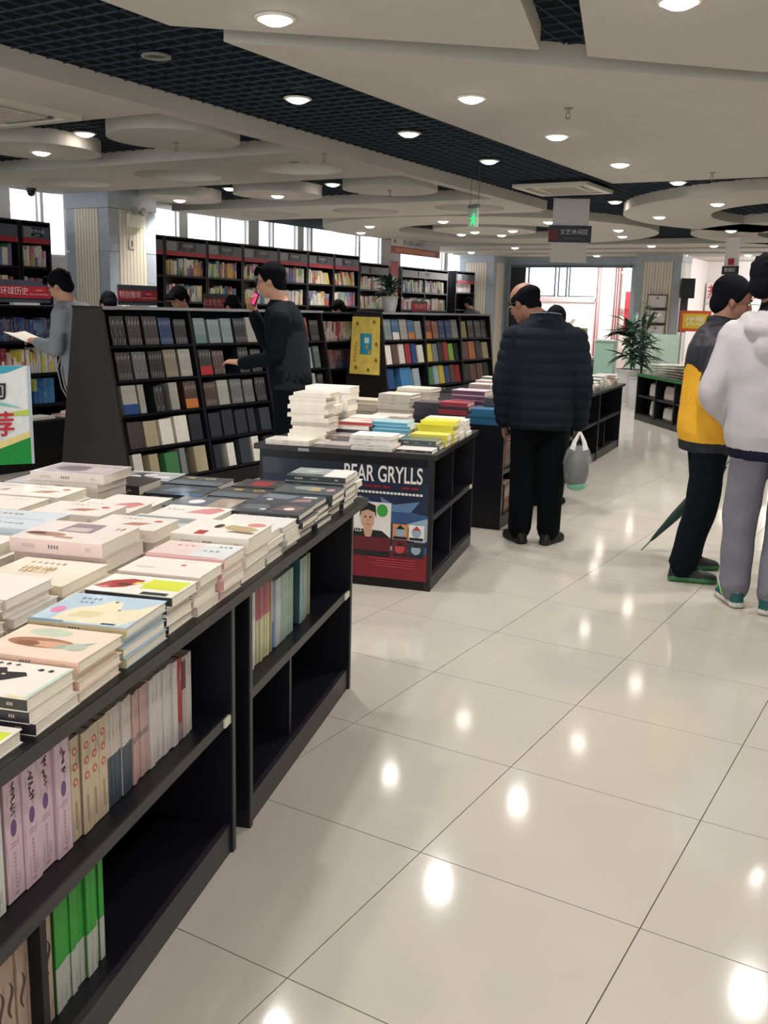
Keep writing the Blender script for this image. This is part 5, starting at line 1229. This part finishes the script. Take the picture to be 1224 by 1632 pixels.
# boy in yellow and charcoal varsity jacket
YL = mat('e0a520', .75, var=.05); CH = mat('1f2028', .5, var=.1); BK = mat('0b0f16', .95)
def varsity(vv): return fold(vv, .006)
def vreg(c, m): return 5 if (m in (1, 2, 5) and .752 < c.z < .805 and abs(c.x) < .24) else 6 if m == 1 and c.z < 1.235-.25*abs(c.x)+.02*sin(c.x*20) else m
boy1, bf, bR = person('boy in a yellow and charcoal varsity jacket, black trousers, holding an umbrella', (-.10, 4.0), radians(-62), dict(
    s=.955, mats=[SKIND, CH, BK, mat('14181a', .6), mat('2f6b3c', .5), mat('141821', .7), YL], hemband=True, bulk=1.12, hem=.80, lean=.02, head=((0, .07, 1.595), 0), hpitch=radians(-16), hyaw=radians(-12), hairstyle='spiky', hs=1.10,
    collar=5, region=vreg, cuffs=True, ar=(.084, .07, .052), tw=1.25, legs={'l': ((-.095, 0, .86), (-.10, .05, .47), (-.11, -.02, .09), (-.1, 1, 0)), 'r': ((.095, 0, .86), (.13, -.03, .47), (.17, -.12, .09), (.15, 1, 0))},
    arms={'l': ((-.195, .06, 1.33), (-.255, .0, 1.06), (-.215, .12, .86), (.1, .6, -1), (-1, 0, 0), 1, 1.0), 'r': ((.19, -.01, 1.33), (.255, -.08, 1.05), (.20, .17, .98), (-.3, 1, .1), (0, 0, 1), -1, .7)}, post=varsity))
q = MB(); q.loft([[(sin(a)*w, cos(a)*w*.76, z) for a in [2*pi*j/28 for j in range(28)]] for w, z in ((.1895, .772), (.190, .779))], 0, True)
q.build('hem_stripe', mat('b58a2a', .6), boy1)
# green trim on his shoes is the sole colour; umbrella
um = empty('umbrella', 'furled dark green umbrella slanting to the floor beside the black trousers', 'umbrella', (-.515, 4.36, 0))
a = Vector((.004, 0, .004)); b = Vector((.50, .13, .66)); d = (b-a)
q = MB(); q.tube([a+d*.10, a+d*.14, a+d*.35, a+d*.6, a+d*.8, a+d*.86], [.006, .012, .028, .037, .030, .015], 14)
q.build('canopy', mat('17332f', .7, var=.15, bump=.4), um, smooth=True)
MB().tube([a, a+d*.11], [.004, .006], 8).build('ferrule', mat('8d8f90', .3, .7), um)
MB().tube([a+d*.1, a+d*1.02], .004, 8).build('shaft', mat('6c7074', .3, .7), um)
c = a+d*1.0; dn = d.normalized(); sd = Vector((0, 0, 1)).cross(dn).normalized()
MB().tube([c, c+dn*.05, c+dn*.085+sd*.012, c+dn*.09+sd*.035, c+dn*.06+sd*.05], .009, 8).build('crook_handle', mat('1a1c20', .4), um)
MB().lathe([(.032, 0), (.033, .012)], 14).build('strap', mat('0f2522', .6), um, a+d*.62)

# boy in grey hoodie, grey sweatpants, teal sneakers
GH = mat('b5b0b4', .85, var=.05, scale=120); GP = mat('74747f', .85, var=.08, scale=120)
def hem5(h): return lambda c, m: (5 if m in (1, 2, 5) and h-.055 < c.z < h-.004 else (1 if m == 5 and c.z < 1.2 else m))
def hood(q, sp):
    o = sp(1.44)
    for k in range(7):
        a = -pi/2-1.15+2.3*k/6
        q.ell((o[0]+.125*cos(a), o[1]+.105*sin(a)-.02, 1.44-.06*abs(sin(a))), (.055, .045, .055), 12, 10, 1)
    q.ell((o[0], o[1]-.165, 1.31), (.085, .045, .085), 16, 10, 1); q.ell((o[0], o[1]-.15, 1.385), (.135, .065, .06), 16, 10, 1)
boy2, hf, hR = person('boy in a pale grey hoodie and grey sweatpants, cut by the right edge', (.335, 3.5), radians(6), dict(
    s=1.0, mats=[SKIND, GH, GP, mat('12504f', .6), mat('c9c6c0', .6), mat('1a1a2c', .8), mat('12131a', .8)], hemband=True, bulk=1.22, hem=.82, sway=-.1, lean=.03, head=((-.095, .03, 1.605), 0), hpitch=radians(-8), hyaw=radians(-35), hs=1.05,
    collar=6, ar=(.09, .078, .056), tw=1.22, legs={'l': ((-.10, 0, .86), (-.128, .03, .47), (-.12, .02, .09), (-.45, 1, 0)), 'r': ((.095, 0, .86), (.08, .03, .47), (.06, -.04, .09), (.5, 1, 0))},
    arms={'l': ((-.225, .0, 1.34), (-.30, -.02, 1.06), (-.22, .12, .92), (.6, 1, -.2), (-1, .3, 0), 1, .8), 'r': ((.225, .0, 1.34), (.29, -.02, 1.06), (.22, .14, .92), (-.6, 1, -.2), (1, .3, 0), -1, .8)},
    more=hood, region=hem5(.82), post=lambda vv: fold(vv, .008)))
NG = mat('8fd43a', .5)
for x0, y0, dx, dy in ((-.115, .02, -.41, .91), (.06, -.04, .45, .89)):
    dd = Vector((dx, dy, 0)).normalized(); xx = Vector((dd.y, -dd.x, 0)); base = Vector((x0, y0, 0))
    q = MB()
    for sd in (-1, 1): q.tube([base-dd*.02+xx*.043*sd+Vector((0, 0, .085)), base+dd*.035+xx*.047*sd+Vector((0, 0, .048)), base+dd*.06+xx*.046*sd+Vector((0, 0, .047)), base+dd*.13+xx*.040*sd+Vector((0, 0, .078))], [.003, .007, .007, .003], 8)
    for k in range(4): q.tube([base+dd*(.055+.022*k)-xx*.028+Vector((0, 0, .104-.008*k)), base+dd*(.06+.022*k)+Vector((0, 0, .118-.009*k)), base+dd*(.055+.022*k)+xx*.028+Vector((0, 0, .104-.008*k))], .0035, 6)
    q.tube([base-dd*.055+xx*.03+Vector((0, 0, .1)), base-dd*.07+Vector((0, 0, .108)), base-dd*.055-xx*.03+Vector((0, 0, .1))], .005, 6)
    q.build('sneaker_trim', NG, boy2)

# man on the phone reaching to the rack, in profile facing left (towards -x)
def aim(v, yaw): return Matrix.Rotation(-yaw, 3, 'Z') @ Vector(v)
man2, f2, R2_ = person('man in dark jacket and glasses holding a phone to his face, reaching to the rack', (-3.0, 4.07), radians(112), dict(
    s=1.0, mats=[SKIN, mat('0c1017', .8), BK, BK, BK, CH, mat('23262e', .85, var=.3, scale=160)], bulk=1.0, hem=.86, lean=.10, head=((0, .15, 1.60), 0), hpitch=radians(-12), glasses=True, hairstyle='short',
    legs=stand(.09, .0, .1), arms={'l': ((-.185, .03, 1.34), (-.245, .06, 1.09), (-.22, .28, 1.04), (.1, 1, .1), (-.3, 0, 1), 1, .5), 'r': ((.185, .03, 1.34), (.24, .24, 1.17), (.115, .30, 1.36), (-.2, .1, 1), (.6, .8, 0), 1, .8)},
    more=lambda q, sp: q.loft([[( .202*sin(2*pi*j/20), sp(z)[1]-.008+.142*cos(2*pi*j/20), z) for j in range(20)] for z in (.87, 1.0, 1.1, 1.2, 1.26)], 6), post=lambda vv: fold(vv, .005)), vox=.010)
ph = empty('phone', 'mobile phone glowing pink at the dark jacketed man\'s cheek', 'phone', Matrix.Translation((-3.0, 4.07, 0)) @ Matrix.Rotation(radians(112), 4, 'Z') @ Vector((.075, .285, 1.475))); ph.rotation_euler = (radians(-15), radians(15), radians(-20)); ph.scale = (.8, 1, .7)
MB().box(-.035, -.005, -.065, .035, .005, .065).build('body', mat('1a1a20', .3), ph); MB().box(-.031, -.0065, -.055, .031, -.005, .055).build('screen', mat('e0407c', .4, emit=.6, var=.5, scale=60), ph)

# man in grey hoodie reading at the left
G3 = mat('8a8d95', .85, var=.06, scale=120)
man3, f3, R3_ = person('man in grey hoodie reading an open book before the low bookcase', (-4.80, 3.83), radians(108), dict(
    s=.97, mats=[SKIN, G3, BK, BK, BK, G3], bulk=1.1, hem=.80, lean=.16, head=((0, .20, 1.585), 0), hpitch=radians(-28), glasses=True, hairstyle='short',
    legs=stand(.09, .0, .1), arms={'l': ((-.20, .08, 1.36), (-.25, .10, 1.10), (-.09, .36, 1.14), (.35, 1, .15), (-.4, 0, .8), 1, .7), 'r': ((.20, .08, 1.36), (.25, .10, 1.10), (.09, .36, 1.14), (-.35, 1, .15), (.4, 0, .8), -1, .7)},
    more=hood, post=lambda vv: fold(vv, .006)), vox=.011)
bk = empty('open_book', 'open white book held by the man in the grey hoodie', 'book'); bk.location = Matrix.Translation((-4.80, 3.83, 0)) @ Matrix.Rotation(radians(108), 4, 'Z') @ Vector((0, .52, 1.125)); bk.rotation_euler = (radians(20), 0, radians(108))
q = MB(); q.hexa([(-.14, -.1, .02), (0, -.1, 0), (0, .1, 0), (-.14, .1, .02), (-.14, -.1, .024), (0, -.1, .012), (0, .1, .012), (-.14, .1, .024)]); q.hexa([(0, -.1, 0), (.14, -.1, .02), (.14, .1, .02), (0, .1, 0), (0, -.1, .012), (.14, -.1, .024), (.14, .1, .024), (0, .1, .012)])
q.build('pages', PAGE, bk); q = MB(); q.hexa([(-.145, -.105, .016), (0, -.105, -.004), (0, .105, -.004), (-.145, .105, .016), (-.145, -.105, .019), (0, -.105, -.001), (0, .105, -.001), (-.145, .105, .019)]); q.hexa([(0, -.105, -.004), (.145, -.105, .016), (.145, .105, .016), (0, .105, -.004), (0, -.105, -.001), (.145, -.105, .019), (.145, .105, .019), (0, .105, -.001)]); q.build('cover', mat('2a2c34', .4), bk)
q = MB(); q.tube([(-.19, .1, 1.06), (-.2, .13, .95), (-.2, .1, .8), (-.21, -.02, .62)], .006, 6); q.tube([(-.19, .07, 1.06), (-.2, .10, .95), (-.2, .07, .8), (-.21, -.04, .62)], .006, 6); q.build('strap_cord', mat('9c9ca0', .6), man3)

# people half hidden behind racks and behind the puffer jacket
def bystander(label, x, y, yaw, s, topc, hp=-25, arms=None, vox=.013, hy=0, lean=.12):
    return person(label, (x, y), radians(yaw), dict(s=s, mats=[SKIN, mat(topc, .8), BK, BK, BK, mat(topc, .8)], lean=lean, head=((0, .17, 1.585), 0), hpitch=radians(hp), hyaw=radians(hy), legs=stand(),
      arms={'l': ((-.20, .06, 1.36), (-.24, .1, 1.1), (-.1, .33, 1.08), (.3, 1, .1), (-.4, 0, .8), 1, .6), 'r': ((.20, .06, 1.36), (.24, .1, 1.1), (.1, .33, 1.08), (-.3, 1, .1), (.4, 0, .8), -1, .6)}), vox)
bystander('person with bowed head and dark coat behind the near slanted rack', -5.21, 5.52, 170, .925, '1c2026', hp=-38)
bystander('person whose dark hair shows above the rack before the stone column', -5.55, 4.85, 60, .885, '1c2026', hp=-40)
bystander('dark haired person bending behind the rack left of the phoning man', -5.35, 6.35, 60, .89, '23252c', hp=-40)
bystander('person bowing over the shelf left of the yellow poster', -5.25, 8.3, 110, .885, '2a3038', hp=-40)
bystander('dark haired person hidden behind the puffer jacket man', -1.56, 5.37, 20, .868, '1d2228', hp=-20)
bystander('person in grey jacket at the far single bookcase', -8.3, 17.9, 80, 1.0, '4a4d55', hp=-30, vox=.016)
bystander('dark clad person behind and left of the puffer jacket man', -2.12, 6.2, 10, .87, '1a2026', hp=-25)
# ================================================================== FAR DETAILS
r = empty('wire_holder', 'three tier wire paper holder on the fluted far column', 'holder', (-4.77, 19.44, .95))
for k in range(3):
    q = MB(); z = .31*k
    for p in (((-.22, 0, z), (.2, 0, z)), ((-.22, 0, z+.29), (.2, 0, z+.29)), ((-.22, 0, z), (-.22, 0, z+.29)), ((.2, 0, z), (.2, 0, z+.29)), ((-.22, -.06, z+.02), (.2, -.06, z+.02)), ((-.22, 0, z), (-.22, -.06, z+.02)), ((.2, 0, z), (.2, -.06, z+.02))): q.tube(p, .008, 6)
    q.build('wire_tray', mat('3a3c42', .4, .6), r)
    MB().box(-.19, -.03, z+.02, .17, -.02, z+.27).build('paper', mat('ddd9d8', .6), r)
    q = MB(); q.ell((0, -.033, z+.22), (.03, .003, .02), 10, 6); q.build('red_mark', mat('b5606a', .6), r)
def wallbox(name, label, cat, x, y, z, w, h, c, d=.02, extra=None, rz=0):
    r = empty(name, label, cat, (x, y, z), rz); MB().box(-w/2, -d, 0, w/2, 0, h).build('board', mat(c, .6), r)
    if extra: extra(r)
    return r
r = empty('loudspeaker', 'black loudspeaker mounted right of the fluted far column', 'speaker', (-4.2, 19.5, 1.8), radians(22))
q = MB(); q.hexa([(-.14, -.14, 0), (.14, -.14, 0), (.11, .12, 0), (-.11, .12, 0), (-.14, -.12, .4), (.14, -.12, .4), (.11, .12, .4), (-.11, .12, .4)]); q.build('cabinet', mat('14171e', .5), r)
MB().box(-.12, -.15, .02, .12, -.141, .36).build('grille', mat('232833', .7), r); MB().box(-.06, .12, .1, .06, .2, .3).build('bracket', mat('5b5d62', .5), r)
MB().box(-.1, .0, -.7, .04, .1, 0).build('lower_box', mat('3c3f48', .6), r)
def redtext(t, c, s, z, x=0): return lambda r: text('lettering', t, s, mat(c, .5, var=0), r, (x, -.024, z), bold=.003)
wallbox('poster', 'white poster with red characters on the far white wall', 'poster', -3.95, 23.15, 1.75, 1.4, .5, 'e9e0dc', extra=redtext('热烈祝贺', 'b03038', .34, .25))
wallbox('poster', 'white strip with black script under the red characters', 'poster', -3.95, 23.15, 1.4, 1.4, .33, 'eae4e0', extra=redtext('新书到店', '2a2a30', .2, .16))
r = wallbox('poster', 'orange and yellow framed poster above the pale green board', 'poster', -3.9, 19.2, 1.13, .62, .42, 'd95a32', extra=redtext('优惠', 'e8e0c0', .2, .2))
MB().box(-.25, -.024, .06, .25, -.02, .36).build('yellow_field', mat('e3bf3a', .6), r); MB().box(-.28, -.02, -1.13, -.25, .0, 0).build('stand_leg', GREYT, r); MB().box(.25, -.02, -1.13, .28, .0, 0).build('stand_leg', GREYT, r)
r = wallbox('partition_board', 'pale green board standing behind the right counter', 'board', -3.72, 15.6, .3, 1.1, .82, 'b9cfc2', rz=radians(-20)); MB().box(-.5, -.03, -.3, -.46, .01, 0).build('leg', GREYT, r); MB().box(.46, -.03, -.3, .5, .01, 0).build('leg', GREYT, r)
r = wallbox('red_banner', 'tall red paper banner on the door of the white room', 'banner', -6.5, 23.2, 1.0, .3, 1.0, 'b01828'); text('lettering', '福到新春', .17, mat('7a0d18', .5, var=0), r, (0, -.024, .5)).rotation_euler = (pi/2, 0, 0)
r = wallbox('screen_panel', 'dark grey office screen seen right of the puffer jacket', 'partition', -6.2, 17.5, .0, .5, 1.12, '4c525c', d=.05); MB().box(-.5, -.3, .55, .9, -.06, .6).build('desk_top', mat('d9cfc4', .5), r); MB().box(-.5, -.28, 0, .9, -.08, .55).build('desk_body', mat('6a6f78', .5), r)
r = wallbox('panel_board', 'pale yellow board beside the grey office screen', 'board', -5.75, 17.45, .0, .38, 1.15, 'd9d29a', d=.04); MB().box(-.2, -.06, 0, .2, .02, .03).build('foot', GREYT, r)
r = wallbox('glass_case', 'pale green glass case beside the yellow board', 'case', -4.62, 15.9, .0, .34, .96, '9fc4b4', d=.2); MB().box(-.19, -.22, .96, .19, .02, .99).build('lid', mat('dfe6e2', .4), r)
# white arched stand on the last table
r = empty('arch_stand', 'tall curved white acrylic stand at the end of the last book table', 'stand', (-2.75, 8.75, .701), radians(20))
MB().tube([(0, 0, 0), (0, 0, .3), (.01, 0, .5), (.04, 0, .62), (.09, 0, .67)], [(.05, .012), (.035, .012), (.025, .01), (.025, .01), (.015, .008)], 12).build('arch', mat('e6dfcf', .3), r)
MB().box(-.09, -.07, 0, .1, .07, .02).build('base', mat('e6dfcf', .3), r)
bpy.data.scenes.remove(TS)
# flush the remaining books into one object
o = FAR.build('book', FARM); tag(o, 'all the small books on the wall bookcases and low bookcases behind the racks', 'books', kind='stuff')
